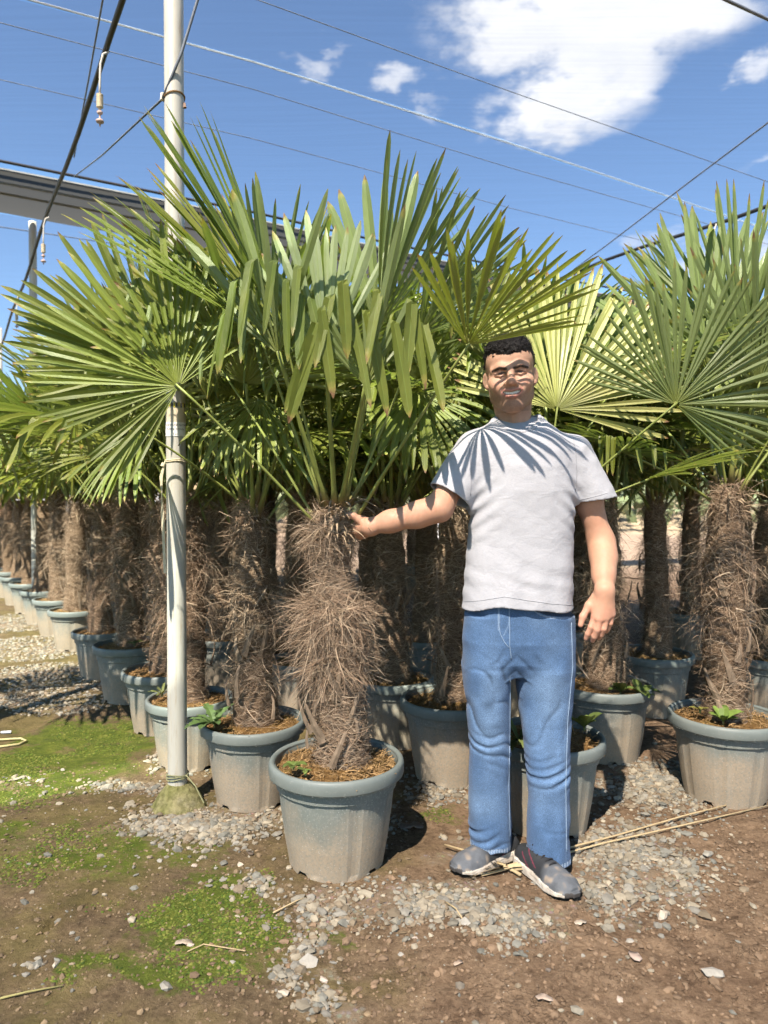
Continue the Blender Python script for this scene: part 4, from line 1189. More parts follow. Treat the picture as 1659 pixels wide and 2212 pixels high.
def palm(x, y, label, seed, near=True, nf=20, skip=None, scale=1.0, pots=1.0, rz=None, hscale=1.08, group='potted fan palms in rows', crown_on=True, trunk=None, stubs=9, lean=(0, 0)):
    root = obj('potted_palm', None, loc=(x, y, -0.004))
    tag(root, label, 'potted palm', group)
    r = random.Random(seed * 7 + 1)
    a = r.uniform(0, 6.28) if rz is None else rz
    S = Matrix.Rotation(a, 4, 'Z') @ Matrix.Scale(pots, 4)
    po = obj('pot', POTB, root, S); obj('rim', POTR, po, Matrix.Identity(4))
    so_, ch = SOILS[seed % 3]
    s_o = obj('soil', so_, root, S)
    if near: tag(obj('mulch', ch, s_o, Matrix.Identity(4)), kind='stuff')
    k = seed % 3 if trunk is None else trunk
    core, fib = (TR[k] if near else TRF[seed % 2])
    H = (TRH[k] if near else (0.88, 0.92)[seed % 2]) * hscale
    LM = Matrix(((1, 0, lean[0], -lean[0] * .33), (0, 1, lean[1], -lean[1] * .33), (0, 0, 1, 0), (0, 0, 0, 1)))
    T = LM @ Matrix.Translation((0, 0, 0.33 * pots)) @ Matrix.Rotation(a * 2, 4, 'Z') @ Matrix.Diagonal((1, 1, hscale, 1)) @ Matrix.Translation((0, 0, -0.33))
    tr = obj('trunk', core, root, T)
    tag(obj('fibre', fib, tr, Matrix.Identity(4)), kind='stuff')
    if near:
        leaf_stubs(tr, k + 1, TRH[k], stubs, seed, tmax=0.55)
        obj('crown_fibre', CRF[seed % 2], tr, Matrix.Translation((0.01, 0, 0.33 + TRH[k])))
    zc = 0.33 * pots + H
    if crown_on:
        crown(root, zc, seed, nf, near, scale=scale, skip=skip)
    return root, zc

def hero_frond(root, basep, hub, tip, nrm, Rl, spread, nseg, mat=LEAF, bow=None, r0=0.009, seed=0, **kw):
    """frond set at a measured place: petiole from basep to hub, blade pointing from hub to tip"""
    rl = Vector(root.location); basep, hub, tip = Vector(basep), Vector(hub), Vector(tip)
    ax = (tip - hub).normalized()
    M = frame(hub, ax, nrm)
    gl = M.to_3x3().inverted() @ Vector((0, 0, -1))
    v, fq, uv = blade_geo(seed, Rl, spread, nseg, g=tuple(gl), **kw)
    M2 = Matrix.Translation(-rl) @ M
    fo = obj('frond', mesh('frond blade', v, fq, mat, uv=uv), root, M2)
    midp = (basep + hub) / 2 + (Vector(bow) if bow else Vector((0, 0, 0.03)))
    mb = petiole_geo([tuple(p) for p in bez(basep, midp, hub + ax * 0.01, 9)], r0, 0.0058)
    obj('petiole', mb.build('petiole', PETI, smooth=True), fo, M2.inverted() @ Matrix.Translation(-rl))
    return fo

# ------------------------------------------------------------------ the palm the man holds
MX, MY = -0.165, 2.46
main = obj('potted_palm', None, loc=(MX, MY, -0.004))
tag(main, 'fan palm in the foremost dusty pot, its trunk held by the man', 'potted palm', 'potted fan palms in rows')
po = obj('pot', POTB, main, Matrix.Rotation(0.35, 4, 'Z')); obj('rim', POTR, po, Matrix.Identity(4))
s1, s2 = soil_mesh(9, 1800)
s_o = obj('soil', s1, main); tag(obj('mulch', s2, s_o), kind='stuff')
core, fib = trunk_geo('main', 0.88, 77, 17000, [(0.62, .03, .055, .12), (0.54, .06, .05, .10), (0.40, .04, .05, .09), (.90, .05, .06, .06)])
tr = obj('trunk', core, main); tag(obj('fibre', fib, tr), kind='stuff')
leaf_stubs(tr, 'main', 0.88, 18, 5, tmax=0.34, front=True)
cb = Vector((MX, MY, 1.19))
obj('crown_fibre', crown_ribbons(12, 130), tr, Matrix.Translation((0.0, 0, 1.22)))
HF = [
 # hub px, Y, tip px, Y, normal, R, spread, n, kw
 ((612, 705), 2.28, (400, 300), 2.12, (.90, -.42, .38), .655, 42, 15, dict(bent=0.0, droop=.02, cup=.1, split=.55)),
 ((385, 834), 2.28, (165, 640), 2.18, (.12, -.95, .25), .455, 212, 42, dict(wmul=.84, bent=0.04, droop=.08, cup=.05, lenvar=.09)),
 ((705, 790), 2.12, (688, 520), 2.16, (.1, .95, -.1), .42, 66, 14, dict(bent=0.0, droop=.02, cup=.1, mat='P', wcap=.0165, wmul=1.15, split=.5)),
 ((815, 713), 2.24, (965, 335), 2.12, (-.80, .55, .34), .505, 62, 17, dict(bent=0.0, droop=.02, cup=.1, split=.5)),
 ((1010, 747), 2.20, (1195, 535), 1.93, (-.2, .42, .86), .42, 128, 30, dict(bent=0.04, droop=.03, cup=.15, mat='Y')),
 ((600, 765), 2.19, (565, 600), 2.14, (.35, .9, .1), .48, 95, 15, dict(wcap=.0145, bent=0.8, droop=.2, cup=.1, bentr=(.42, .58))),
 ((790, 835), 2.12, (785, 650), 2.07, (-.1, .95, .15), .50, 90, 13, dict(wcap=.0145, bent=0.85, droop=.2, cup=.1, bentr=(.40, .60))),
 ((560, 712), 2.36, (262, 470), 2.28, (.62, -.38, .70), .62, 60, 16, dict(bent=0.0, droop=.03, cup=.1)),
 ((590, 690), 2.46, (360, 405), 2.42, (.80, -.35, .45), .60, 60, 16, dict(bent=0.03, droop=.03, cup=.1)),
 ((905, 725), 2.42, (1075, 530), 2.36, (-.3, .6, .75), .46, 90, 22, dict(bent=0.08, droop=.1)),
 ((820, 720), 2.30, (800, 430), 2.28, (-.1, .9, .1), .48, 46, 6, dict(bent=0.0, droop=.02)),
 ((480, 800), 2.5, (350, 620), 2.5, (.3, -.8, .4), .44, 120, 26, dict(bent=0.1, droop=.15)),
 ((900, 850), 2.72, (970, 930), 2.6, (.1, -.5, .8), .42, 170, 32, dict(bent=0.45, droop=.8)),
 ((560, 860), 2.72, (510, 940), 2.6, (-.1, -.5, .8), .36, 130, 26, dict(bent=0.5, droop=.8)),
]
for i, (h, hy, t, ty, nrm, Rl, spd, ns, kw) in enumerate(HF):
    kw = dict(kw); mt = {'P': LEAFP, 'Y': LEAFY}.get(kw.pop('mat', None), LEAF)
    hub = P(h[0], h[1], hy)
    side = (hub - cb); side.z = 0
    b0 = cb + side.normalized() * 0.05 + Vector((0, 0, -0.05 if abs(h[0] - 720) > 200 else 0.04))
    hero_frond(main, b0, hub, P(t[0], t[1], ty), nrm, Rl, spd, ns, mat=mt, seed=900 + i, bow=(side.x * 0.02, -0.01, 0.035 if abs(h[0] - 720) > 200 else 0.0), **kw)

# ------------------------------------------------------------------ the other palms, in rows
def lat(i, j): return (-0.16 + 0.81 * i - 0.38 * j, 2.45 + 0.30 * i + 0.57 * j)
def at(u, v, d=0.0):      # pot whose front foot stands at a pixel
    g = G(u, v); k = 1 + 0.165 / g.y
    return (g.x * k, g.y + 0.165)
p10 = (0.625, 2.74); p20 = at(1565, 1752)
named = [
 # x, y, label, seed, near, nf, scale, pot scale, extra
 (*at(548, 1757), 'fan palm in grey pot between held palm and pole, jagged weed on its rim', 3, dict(nf=13, pots=.93, trunk=0, stubs=12, rz=.4)),
 (*at(412, 1672), 'fan palm in a pale pot directly behind the near pole', 4, dict(nf=15, pots=.88, trunk=1)),
 (*at(352, 1592), 'fan palm whose pot peeks out left of the near pole', 5, dict(nf=15, pots=.92, trunk=2)),
 (*at(284, 1522), 'fan palm in the wide pale pot fourth from the held palm in the left row', 6, dict(nf=15, pots=.98, trunk=1)),
 (*at(225, 1470), 'fan palm with half shaded pot, fifth from the held palm in the left row', 8, dict(nf=15, pots=.92, trunk=2)),
 (*p10, 'fan palm in the pot right behind the man\'s legs', 9, dict(nf=10, pots=.97, trunk=1, skip=(2.9, 6.29))),
 (*p20, 'fan palm in the large pot at the right edge of the picture', 10, dict(nf=14, pots=.98, trunk=1, rz=.2, stubs=12, skip=(2.7, 4.6))),
 (*at(975, 1702), 'fan palm with dark trunk seen between the held palm and the man', 11, dict(nf=15, pots=1.0, trunk=2, skip=(4.4, 6.29))),
 (*at(845, 1622), 'fan palm in a shadow dappled pot just right of the held palm', 13, dict(nf=14, pots=.95, trunk=0)),
 (*at(1306, 1652), 'fan palm beside the man\'s hanging hand, weeds on its soil', 14, dict(nf=13, pots=.98, trunk=0, stubs=12, skip=(3.4, 5.7))),
 (*at(1410, 1552), 'fan palm with dark backlit trunk right of the man', 15, dict(nf=13, pots=.98, trunk=2)),
 (*at(655, 1562), 'fan palm whose pale pot shows left behind the held trunk', 16, dict(nf=13, pots=.92, trunk=1)),
 (*at(488, 1490), 'fan palm in a grey pot behind the weedy pot, right of the pole', 17, dict(nf=13, pots=.92, trunk=2)),
 (*at(1660, 1560), 'fan palm cut by the right edge behind the large right pot', 18, dict(nf=14, pots=.98, trunk=0)),
]
roots = {}
for k, (x, y, lab_, sd, kw) in enumerate(named):
    rt, zc = palm(x, y, lab_, sd, True, **kw)
    roots[sd] = (rt, zc)
# measured fronds of the right hand palms
rt, zc = roots[9]; c10 = Vector((p10[0], p10[1], zc - 0.04))
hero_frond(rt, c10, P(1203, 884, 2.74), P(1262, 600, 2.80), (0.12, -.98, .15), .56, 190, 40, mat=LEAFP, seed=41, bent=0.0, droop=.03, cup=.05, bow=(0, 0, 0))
hero_frond(rt, c10 + Vector((.03, -.03, -.05)), P(1460, 874, 2.52), P(1590, 690, 2.40), (.1, .95, .2), .45, 215, 42, seed=42, wmul=.8, bent=0.0, droop=.06, cup=.1, bow=(0, 0, 0))
hero_frond(rt, c10 + Vector((.05, -.02, -.08)), P(1400, 1035, 2.62), P(1560, 985, 2.42), (0, -.3, .95), .36, 120, 26, seed=43, bent=0.0, droop=.15, bow=(0, 0, 0.0))
rt, zc = roots[10]; c20 = Vector((p20[0], p20[1], zc - 0.04))
hero_frond(rt, c20, P(1530, 810, 2.86), P(1515, 520, 2.82), (-.1, .95, .2), .62, 175, 34, seed=44, bent=0.03, droop=.03, cup=.1, bow=(0, 0, 0))
hero_frond(rt, c20, P(1640, 830, 2.8), P(1700, 560, 2.72), (-.4, .8, .3), .58, 150, 32, seed=45, bent=0.1, droop=.06)
hero_frond(rt, c20 + Vector((-.04, 0, -.05)), P(1350, 980, 2.86), P(1330, 930, 2.6), (-.1, -.6, .7), .36, 160, 30, seed=46, bent=0.2, droop=.4)
rt, zc = roots[3]; c01 = Vector((rt.location.x, rt.location.y, zc - .04))
hero_frond(rt, c01, P(330, 800, 2.85), P(250, 560, 2.8), (.3, -.9, .3), .56, 190, 38, seed=47, bent=0.05, droop=.1)
hero_frond(rt, c01, P(305, 925, 2.72), P(225, 1030, 2.6), (-.3, -.5, .7), .34, 90, 18, seed=48, bent=0.1, droop=.4)
# rest of the left row, away along the aisle
row = ['sixth', 'seventh', 'eighth', 'ninth', 'tenth', 'eleventh', 'twelfth', 'thirteenth', 'fourteenth', 'fifteenth', 'sixteenth', 'seventeenth']
for k in range(12):
    x, y = lat(0, 6.1 + k * 1.12)
    palm(x - 0.12 - 0.02 * k, y + 0.05, 'fan palm %s from the held palm in the left row, past the second pole' % row[k] if k > 2 else 'fan palm %s from the held palm in the left row, before the second pole' % row[k], 60 + k, k < 2, nf=13, pots=.94)
# palms deeper in the block
rr = random.Random(4); n = 0
for i in range(0, 7):
    for j in range(0, 16):
        x, y = lat(i, j)
        x += rr.uniform(-.1, .1); y += rr.uniform(-.1, .1)
        if i == 0 or abs(x) / y > 0.66: continue
        if any((x - a[0]) ** 2 + (y - a[1]) ** 2 < 0.42 ** 2 for a in named) or (x - MX) ** 2 + (y - MY) ** 2 < .4: continue
        u = U0 + F_ * x / y
        if i >= 2 and j > (8 if u < 870 else 5): continue
        if i == 1 and j > 13: continue
        # a lane is left open to the bank behind, right of the man
        u = U0 + F_ * x / y
        if 1335 < u < 1545 and y > 3.6: continue
        if 880 < u < 935 and y > 5: continue
        side_ = 'left of the near pole' if u < 360 else 'between the near pole and the held palm' if u < 680 else 'just behind the held palm' if u < 860 else 'between the held palm and the man' if u < 1000 else ('behind the man' if u < 1260 else 'right of the man')
        dep = 'in the second rank' if y < 4.6 else 'deep in the shade'
        palm(x, y, 'fan palm %s, %s' % (dep, side_), 100 + n, y < 3.9, nf=14 if y < 3.9 else 22, scale=1.0 if y < 3.9 else 1.12, pots=.95, group='fan palms %s %s' % (dep, side_))
        n += 1
for k in range(10):
    y = 9.4 + 0.5 * (k % 2) + rr.uniform(-.15, .15); x = -4.4 + 0.53 * k + rr.uniform(-.1, .1)
    palm(x, y, 'fan palm in the backmost rank of the block, left of the man', 300 + k, False, nf=20, pots=.95, group='fan palms in the backmost rank')
for k in range(7):
    y = 6.6 + 0.5 * (k % 2) + rr.uniform(-.15, .15); x = -2.35 + 0.37 * k + rr.uniform(-.08, .08)
    palm(x, y, 'fan palm in the third rank of the block, left of the man', 320 + k, False, nf=18, pots=.95, group='fan palms in the third rank')
palm(*at(1490, 1425), 'fan palm with black backlit trunk beside the pale post', 181, True, nf=12, trunk=2)
palm(*at(1275, 1440), 'fan palm with dark trunk in the gap beside the man\'s elbow', 182, True, nf=12, trunk=0)
# two palms at the right and left margins whose leaves reach in
palm(-2.62, 3.2, 'fan palm outside the left edge whose leaf tips reach into the picture', 171, True, nf=13)
# ------------------------------------------------------------------ the man (surfaces grown from smooth distance fields)
class Vol:
    def __init__(s, lo, hi, res):
        s.lo = np.array(lo, float); s.res = res
        s.n = np.ceil((np.array(hi, float) - s.lo) / res).astype(int) + 1
        s.f = np.full(s.n, 1.0, np.float32)
        s.ax = [s.lo[i] + np.arange(s.n[i]) * res for i in range(3)]
    def box(s, lo, hi):
        a = np.clip(np.floor((np.array(lo) - s.lo) / s.res).astype(int), 0, s.n - 1)
        b = np.clip(np.ceil((np.array(hi) - s.lo) / s.res).astype(int) + 1, 1, s.n)
        sl = tuple(slice(int(i), int(j)) for i, j in zip(a, b))
        X, Y, Z = np.meshgrid(*(s.ax[i][sl[i]] for i in range(3)), indexing='ij')
        return sl, X, Y, Z
    def put(s, sl, d, k, sub=False):
        d = d.astype(np.float32); a = s.f[sl]
        if sub:
            d = -d; h = np.maximum(k - np.abs(a - d), 0) / max(k, 1e-6); s.f[sl] = np.maximum(a, d) + h * h * k * 0.25
        else:
            h = np.maximum(k - np.abs(a - d), 0) / max(k, 1e-6); s.f[sl] = np.minimum(a, d) - h * h * k * 0.25
    def ell(s, c, r, k=0.01, sub=False, rot=None):
        c = np.array(c, float); r = np.array(r, float); m = max(r) + k + 3 * s.res
        sl, X, Y, Z = s.box(c - m, c + m)
        x, y, z = X - c[0], Y - c[1], Z - c[2]
        if rot is not None:
            Rm = np.array(Euler(rot).to_matrix()).T
            x, y, z = (Rm[i, 0] * x + Rm[i, 1] * y + Rm[i, 2] * z for i in range(3))
        k0 = np.sqrt((x / r[0]) ** 2 + (y / r[1]) ** 2 + (z / r[2]) ** 2)
        k1 = np.sqrt((x / r[0] ** 2) ** 2 + (y / r[1] ** 2) ** 2 + (z / r[2] ** 2) ** 2) + 1e-9
        s.put(sl, k0 * (k0 - 1) / k1, k, sub)
    def cap(s, a, b, ra, rb=None, k=0.01, sub=False, pl=None):
        a, b = np.array(a, float), np.array(b, float); rb = ra if rb is None else rb
        m = max(ra, rb) + k + 3 * s.res
        sl, X, Y, Z = s.box(np.minimum(a, b) - m, np.maximum(a, b) + m)
        d = b - a; L2 = d @ d + 1e-12
        t = np.clip(((X - a[0]) * d[0] + (Y - a[1]) * d[1] + (Z - a[2]) * d[2]) / L2, 0, 1)
        q = np.sqrt((X - a[0] - t * d[0]) ** 2 + (Y - a[1] - t * d[1]) ** 2 + (Z - a[2] - t * d[2]) ** 2)
        dd = q - (ra + (rb - ra) * t)
        if pl is not None:
            n = np.array(pl[1], float); n /= np.linalg.norm(n)
            dd = np.maximum(dd, (X - pl[0][0]) * n[0] + (Y - pl[0][1]) * n[1] + (Z - pl[0][2]) * n[2])
        s.put(sl, dd, k, sub)
    def chain(s, pts, rs, k=0.01, sub=False):
        for i in range(len(pts) - 1): s.cap(pts[i], pts[i + 1], rs[i], rs[i + 1], k, sub)
    def loft(s, zs, cx, cy, a, b, k=0.01, sub=False, p=2.3, wr=None):
        m = max(max(a), max(b)) + k + 3 * s.res
        sl, X, Y, Z = s.box((min(cx) - m, min(cy) - m, min(zs) - 3 * s.res), (max(cx) + m, max(cy) + m, max(zs) + 3 * s.res))
        o = np.argsort(zs); zs = np.array(zs)[o]
        I = lambda q: np.interp(Z, zs, np.array(q)[o])
        A, B = I(a), I(b); x = np.abs((X - I(cx)) / A); y = np.abs((Y - I(cy)) / B)
        d = ((x ** p + y ** p) ** (1 / p) - 1) * np.minimum(A, B)
        d = np.maximum(d, np.maximum(zs[0] - Z, Z - zs[-1]))
        if wr is not None: d = d + wr(X, Y, Z)
        s.put(sl, d, k, sub)
    def half(s, p, n, keep_k=0.003, lo=None, hi=None):
        """cut away what lies on the side n points to"""
        n = np.array(n, float); n /= np.linalg.norm(n)
        lo = s.lo if lo is None else lo; hi = s.lo + s.n * s.res if hi is None else hi
        sl, X, Y, Z = s.box(lo, hi)
        d = (X - p[0]) * n[0] + (Y - p[1]) * n[1] + (Z - p[2]) * n[2]
        a = s.f[sl]; s.f[sl] = np.maximum(a, d.astype(np.float32))
    def mesh(s, smooth_it=1):
        f = s.f; ins = f < 0
        c = ins[:-1, :-1, :-1].astype(np.int8)
        tot = np.zeros_like(c)
        for dx in (0, 1):
            for dy in (0, 1):
                for dz_ in (0, 1):
                    tot += ins[dx:ins.shape[0] - 1 + dx, dy:ins.shape[1] - 1 + dy, dz_:ins.shape[2] - 1 + dz_]
        act = (tot > 0) & (tot < 8)
        ijk = np.argwhere(act)
        vid = np.full(act.shape, -1, np.int64); vid[act] = np.arange(len(ijk))
        acc = np.zeros((len(ijk), 3)); cnt = np.zeros(len(ijk))
        corners = [(dx, dy, dz_) for dx in (0, 1) for dy in (0, 1) for dz_ in (0, 1)]
        val = {q: f[ijk[:, 0] + q[0], ijk[:, 1] + q[1], ijk[:, 2] + q[2]].astype(float) for q in corners}
        for a in corners:
            for ax in range(3):
                if a[ax]: continue
                b = tuple(1 if i == ax else a[i] for i in range(3))
                m = (val[a] < 0) != (val[b] < 0)
                t = val[a] / (val[a] - val[b] + 1e-12)
                p = np.zeros((len(ijk), 3)); p[:] = a; p[:, ax] = t
                acc[m] += p[m]; cnt[m] += 1
        V = s.lo + (ijk + acc / np.maximum(cnt, 1)[:, None]) * s.res
        Q = []
        for ax in range(3):
            o = [(1, 2), (2, 0), (0, 1)][ax]
            sa = [slice(None)] * 3; sb = [slice(None)] * 3
            sa[ax] = slice(0, -1); sb[ax] = slice(1, None)
            A, B = ins[tuple(sa)], ins[tuple(sb)]
            e = np.argwhere(A != B)
            ok = (e[:, o[0]] > 0) & (e[:, o[1]] > 0) & (e[:, o[0]] < s.n[o[0]] - 1) & (e[:, o[1]] < s.n[o[1]] - 1)
            e = e[ok]; fl = A[tuple(e.T)]
            u = np.zeros(3, int); u[o[0]] = 1; w_ = np.zeros(3, int); w_[o[1]] = 1
            q = np.stack([vid[tuple((e - u - w_).T)], vid[tuple((e - w_).T)], vid[tuple(e.T)], vid[tuple((e - u).T)]], 1)
            q[~fl] = q[~fl][:, ::-1]
            Q.append(q)
        Q = np.concatenate(Q)
        for _ in range(smooth_it):
            ac = np.zeros_like(V); ct = np.zeros(len(V))
            for i in range(4):
                for j in (1, 3):
                    np.add.at(ac, Q[:, i], V[Q[:, (i + j) % 4]]); np.add.at(ct, Q[:, i], 1)
            V = V * 0.5 + 0.5 * ac / np.maximum(ct, 1)[:, None]
        return V, Q
def wr_noise(X, Y, Z, s, seed, amp):
    return amp * vnoise(np.stack([X * s[0], Y * s[1], Z * s[2]], -1), seed)
MY0 = 2.40
def mp(u, v, dy=0.0): return np.array(P(u, v, MY0 + dy))
def mx(u): return (u - U0) * MY0 / F_
def mz(v): return float(P(U0, v, MY0).z)
SKIN = np.array((0.475, 0.280, 0.188))

# ---- head and neck, in the head's own frame (x right, y back, z up, origin between the eyes' level)
def head_mesh():
    h = Vol((-0.105, -0.135, -0.235), (0.105, 0.135, 0.145), 0.0021)
    h.ell((0, 0.018, 0.035), (0.077, 0.098, 0.090), 0.01)
    h.ell((0, -0.018, -0.036), (0.061, 0.068, 0.070), 0.035)
    h.ell((0, -0.030, -0.062), (0.047, 0.052, 0.056), 0.03)
    h.ell((0, -0.028, 0.055), (0.066, 0.056, 0.050), 0.03)
    for sx in (-1, 1):
        h.cap((sx * 0.055, 0.020, -0.040), (sx * 0.046, 0.000, -0.076), 0.015, 0.014, 0.03)
        h.cap((sx * 0.046, 0.000, -0.076), (sx * 0.014, -0.060, -0.108), 0.014, 0.015, 0.03)
        h.ell((sx * 0.048, -0.052, -0.024), (0.021, 0.020, 0.017), 0.03)
        h.ell((sx * 0.041, -0.067, -0.040), (0.016, 0.015, 0.014), 0.025)      # smile lifts the cheeks
    h.ell((0, -0.068, -0.106), (0.022, 0.016, 0.016), 0.035)
    h.chain([(-0.050, -0.062, 0.016), (-0.026, -0.080, 0.021), (0, -0.079, 0.017), (0.026, -0.080, 0.021), (0.050, -0.062, 0.016)], [0.010, 0.011, 0.010, 0.011, 0.010], 0.018)
    for sx in (-1, 1):
        h.ell((sx * 0.031, -0.094, 0.001), (0.019, 0.014, 0.0095), 0.014, sub=True)
        h.ell((sx * 0.031, -0.068, 0.0), (0.0150, 0.0125, 0.0130), 0.003)
        h.chain([(sx * 0.016, -0.082, 0.001), (sx * 0.031, -0.0850, 0.0070), (sx * 0.047, -0.077, 0.001)], [0.0022, 0.0026, 0.0022], 0.005)
        h.chain([(sx * 0.016, -0.082, -0.001), (sx * 0.031, -0.0832, -0.0065), (sx * 0.047, -0.077, -0.001)], [0.0020, 0.0024, 0.0020], 0.006)
    # nose
    h.cap((0, -0.080, 0.014), (0, -0.107, -0.026), 0.0085, 0.0105, 0.014)
    h.ell((0, -0.110, -0.031), (0.0135, 0.012, 0.0115), 0.010)
    for sx in (-1, 1):
        h.ell((sx * 0.0145, -0.096, -0.036), (0.0085, 0.011, 0.0085), 0.008)
        h.ell((sx * 0.0068, -0.104, -0.044), (0.0042, 0.006, 0.004), 0.003, sub=True)
    for sx in (-1, 1):
        h.chain([(sx * 0.021, -0.0965, -0.040), (sx * 0.032, -0.090, -0.050), (sx * 0.041, -0.080, -0.066)], [0.0022, 0.0028, 0.0018], 0.008, sub=True)
    # mouth: mound, open smile, lips
    h.ell((0, -0.076, -0.064), (0.036, 0.020, 0.024), 0.022)
    h.chain([(-0.0330, -0.077, -0.0570), (-0.018, -0.0935, -0.0645), (0, -0.0985, -0.0680), (0.018, -0.0935, -0.0645), (0.0330, -0.077, -0.0570)], [0.0030, 0.0068, 0.0078, 0.0068, 0.0030], 0.003, sub=True)
    h.chain([(-0.0345, -0.079, -0.0535), (-0.018, -0.0930, -0.0555), (0, -0.0975, -0.0578), (0.018, -0.0930, -0.0555), (0.0345, -0.079, -0.0535)], [0.0024, 0.0034, 0.0036, 0.0034, 0.0024], 0.004)
    h.chain([(-0.0320, -0.080, -0.0605), (-0.018, -0.0920, -0.0745), (0, -0.0965, -0.0795), (0.018, -0.0920, -0.0745), (0.0320, -0.080, -0.0605)], [0.0024, 0.0044, 0.0050, 0.0044, 0.0024], 0.005)
    for sx in (-1, 1):
        h.ell((sx * 0.0795, 0.016, -0.008), (0.0075, 0.017, 0.028), 0.008, rot=(0.15, 0, -sx * 0.45))
        h.ell((sx * 0.0862, 0.008, -0.004), (0.005, 0.009, 0.015), 0.005, sub=True, rot=(0.15, 0, -sx * 0.45))
        h.ell((sx * 0.076, 0.008, -0.033), (0.006, 0.008, 0.008), 0.008)
    h.chain([(0, 0.030, -0.050), (0.0, 0.040, -0.13), (0, 0.055, -0.23)], [0.052, 0.050, 0.060], 0.025)
    for sx in (-1, 1):
        h.cap((sx * 0.046, 0.035, -0.08), (sx * 0.018, -0.004, -0.21), 0.011, 0.011, 0.03)
    h.ell((0, -0.012, -0.145), (0.012, 0.012, 0.018), 0.02)
    V, Q = h.mesh(1)
    x, y, z = V.T; ax = np.abs(x)
    col = np.tile(SKIN, (len(V), 1))
    nz = vnoise(V * 60, 3); nf = vnoise(V * 420, 5)
    col *= (1 + 0.05 * nz + 0.03 * nf)[:, None]
    def blend(m, c): 
        global _c
        m = np.clip(m, 0, 1)[:, None]; col[:] = col * (1 - m) + np.array(c) * m
    face = y < 0.0
    red = np.exp(-((ax - 0.042) / 0.02) ** 2 - ((z + 0.03) / 0.018) ** 2) * face
    blend(red * 0.30, (0.62, 0.27, 0.19))
    blend(np.exp(-(x / 0.016) ** 2 - ((z + 0.033) / 0.014) ** 2) * (y < -0.09) * 0.25, (0.62, 0.26, 0.18))
    # beard stubble: moustache, chin, jaw
    jaw = np.clip((-0.058 - z + 0.30 * (ax - 0.03)) / 0.018, 0, 1) * (z > -0.128) * np.clip((0.022 - y) / 0.02, 0, 1)
    mous = np.exp(-((z + 0.050) / 0.0055) ** 2) * np.clip((0.036 - ax) / 0.01, 0, 1) * (y < -0.075)
    side = np.exp(-((ax - 0.066) / 0.010) ** 2) * np.clip((0.005 - z) / 0.01, 0, 1) * (z > -0.075) * (np.abs(y - 0.002) < 0.02)
    st = np.clip(np.maximum(np.maximum(jaw * 0.75, mous * 0.9), side), 0, 1)
    blend(st * (0.55 + 0.25 * nf), (0.13, 0.082, 0.06))
    lip = np.exp(-((z + 0.0565 - 3 * ax ** 2) / 0.0036) ** 2) + np.exp(-((z + 0.0800 - 17 * ax ** 2) / 0.0056) ** 2)
    blend(lip * (ax < 0.034) * (y < -0.075) * 0.75, (0.46, 0.18, 0.145))
    # inside of the mouth and the eye slits are dark, brows black
    def near(pts, rad):
        d = np.full(len(V), 9.0)
        for a, b in zip(pts[:-1], pts[1:]):
            a, b = np.array(a), np.array(b); ab = b - a
            a = a * (1, 0, 1); ab = ab * (1, 0, 1); V2 = V * (1, 0, 1); t = np.clip((V2 - a) @ ab / (ab @ ab), 0, 1); d = np.minimum(d, np.linalg.norm((V - a - t[:, None] * ab)[:, [0, 2]], axis=1))
        return np.clip((rad - d) / (0.35 * rad), 0, 1) * (y < -0.05)
    for sx in (-1, 1):
        br = near([(sx * 0.013, -0.090, 0.0150), (sx * 0.032, -0.088, 0.0205), (sx * 0.053, -0.068, 0.0140)], 0.0056)
        blend(br * (0.95 + 0.15 * nf), (0.022, 0.014, 0.010))
        blend(near([(sx * 0.017, -0.0830, 0.0), (sx * 0.031, -0.0850, 0.0008), (sx * 0.045, -0.077, 0.0)], 0.0030) * 0.85, (0.035, 0.02, 0.015))
        blend(near([(sx * 0.015, -0.083, 0.0025), (sx * 0.031, -0.0895, 0.0060), (sx * 0.048, -0.078, 0.002)], 0.0034) * 0.85, (0.04, 0.022, 0.016))
    blend((np.abs(z + 0.068 - 9 * ax ** 2) < 0.0065) * (ax < 0.034) * (y > -0.0905 + 9 * ax ** 2) * (y < -0.05) * 1.0, (0.06, 0.02, 0.018))
    return V, Q, col
def hair_mesh():
    h = Vol((-0.11, -0.12, -0.09), (0.11, 0.145, 0.165), 0.0026)
    h.ell((0, 0.022, 0.046), (0.0815, 0.1015, 0.097), 0.01)
    h.ell((0, -0.024, 0.084), (0.062, 0.064, 0.045), 0.03)
    sl, X, Y, Z = h.box(h.lo, h.lo + h.n * h.res)
    hl = np.interp(Y, [-0.12, -0.062, -0.040, -0.012, 0.004, 0.012, 0.034, 0.05, 0.14], [0.066, 0.060, 0.052, 0.042, -0.016, -0.022, 0.022, -0.035, -0.060])
    q3 = np.stack([X, Y, Z], -1)
    hl = hl + 0.006 * vnoise(q3 * 90, 2)
    f = h.f[sl] + 0.0045 * vnoise(q3 * 95, 7) + 0.0035 * vnoise(q3 * 190, 8) + np.where(Z < 0.03, 0.0045, 0)
    h.f[sl] = np.maximum(f, (hl - Z) * 0.7).astype(np.float32)
    V, Q = h.mesh(0)
    return V, Q
HM = Matrix.Translation(Vector(P(1102, 811, 2.375))) @ Euler((R_(5), R_(-5), R_(-10))).to_matrix().to_4x4() @ Matrix.Diagonal((1.035, 1.01, 0.955, 1))
def xf(M, V):
    A = np.array(M)[:3]; return V @ A[:, :3].T + A[:, 3]
hv, hq, hc = head_mesh(); hv = xf(HM, hv)

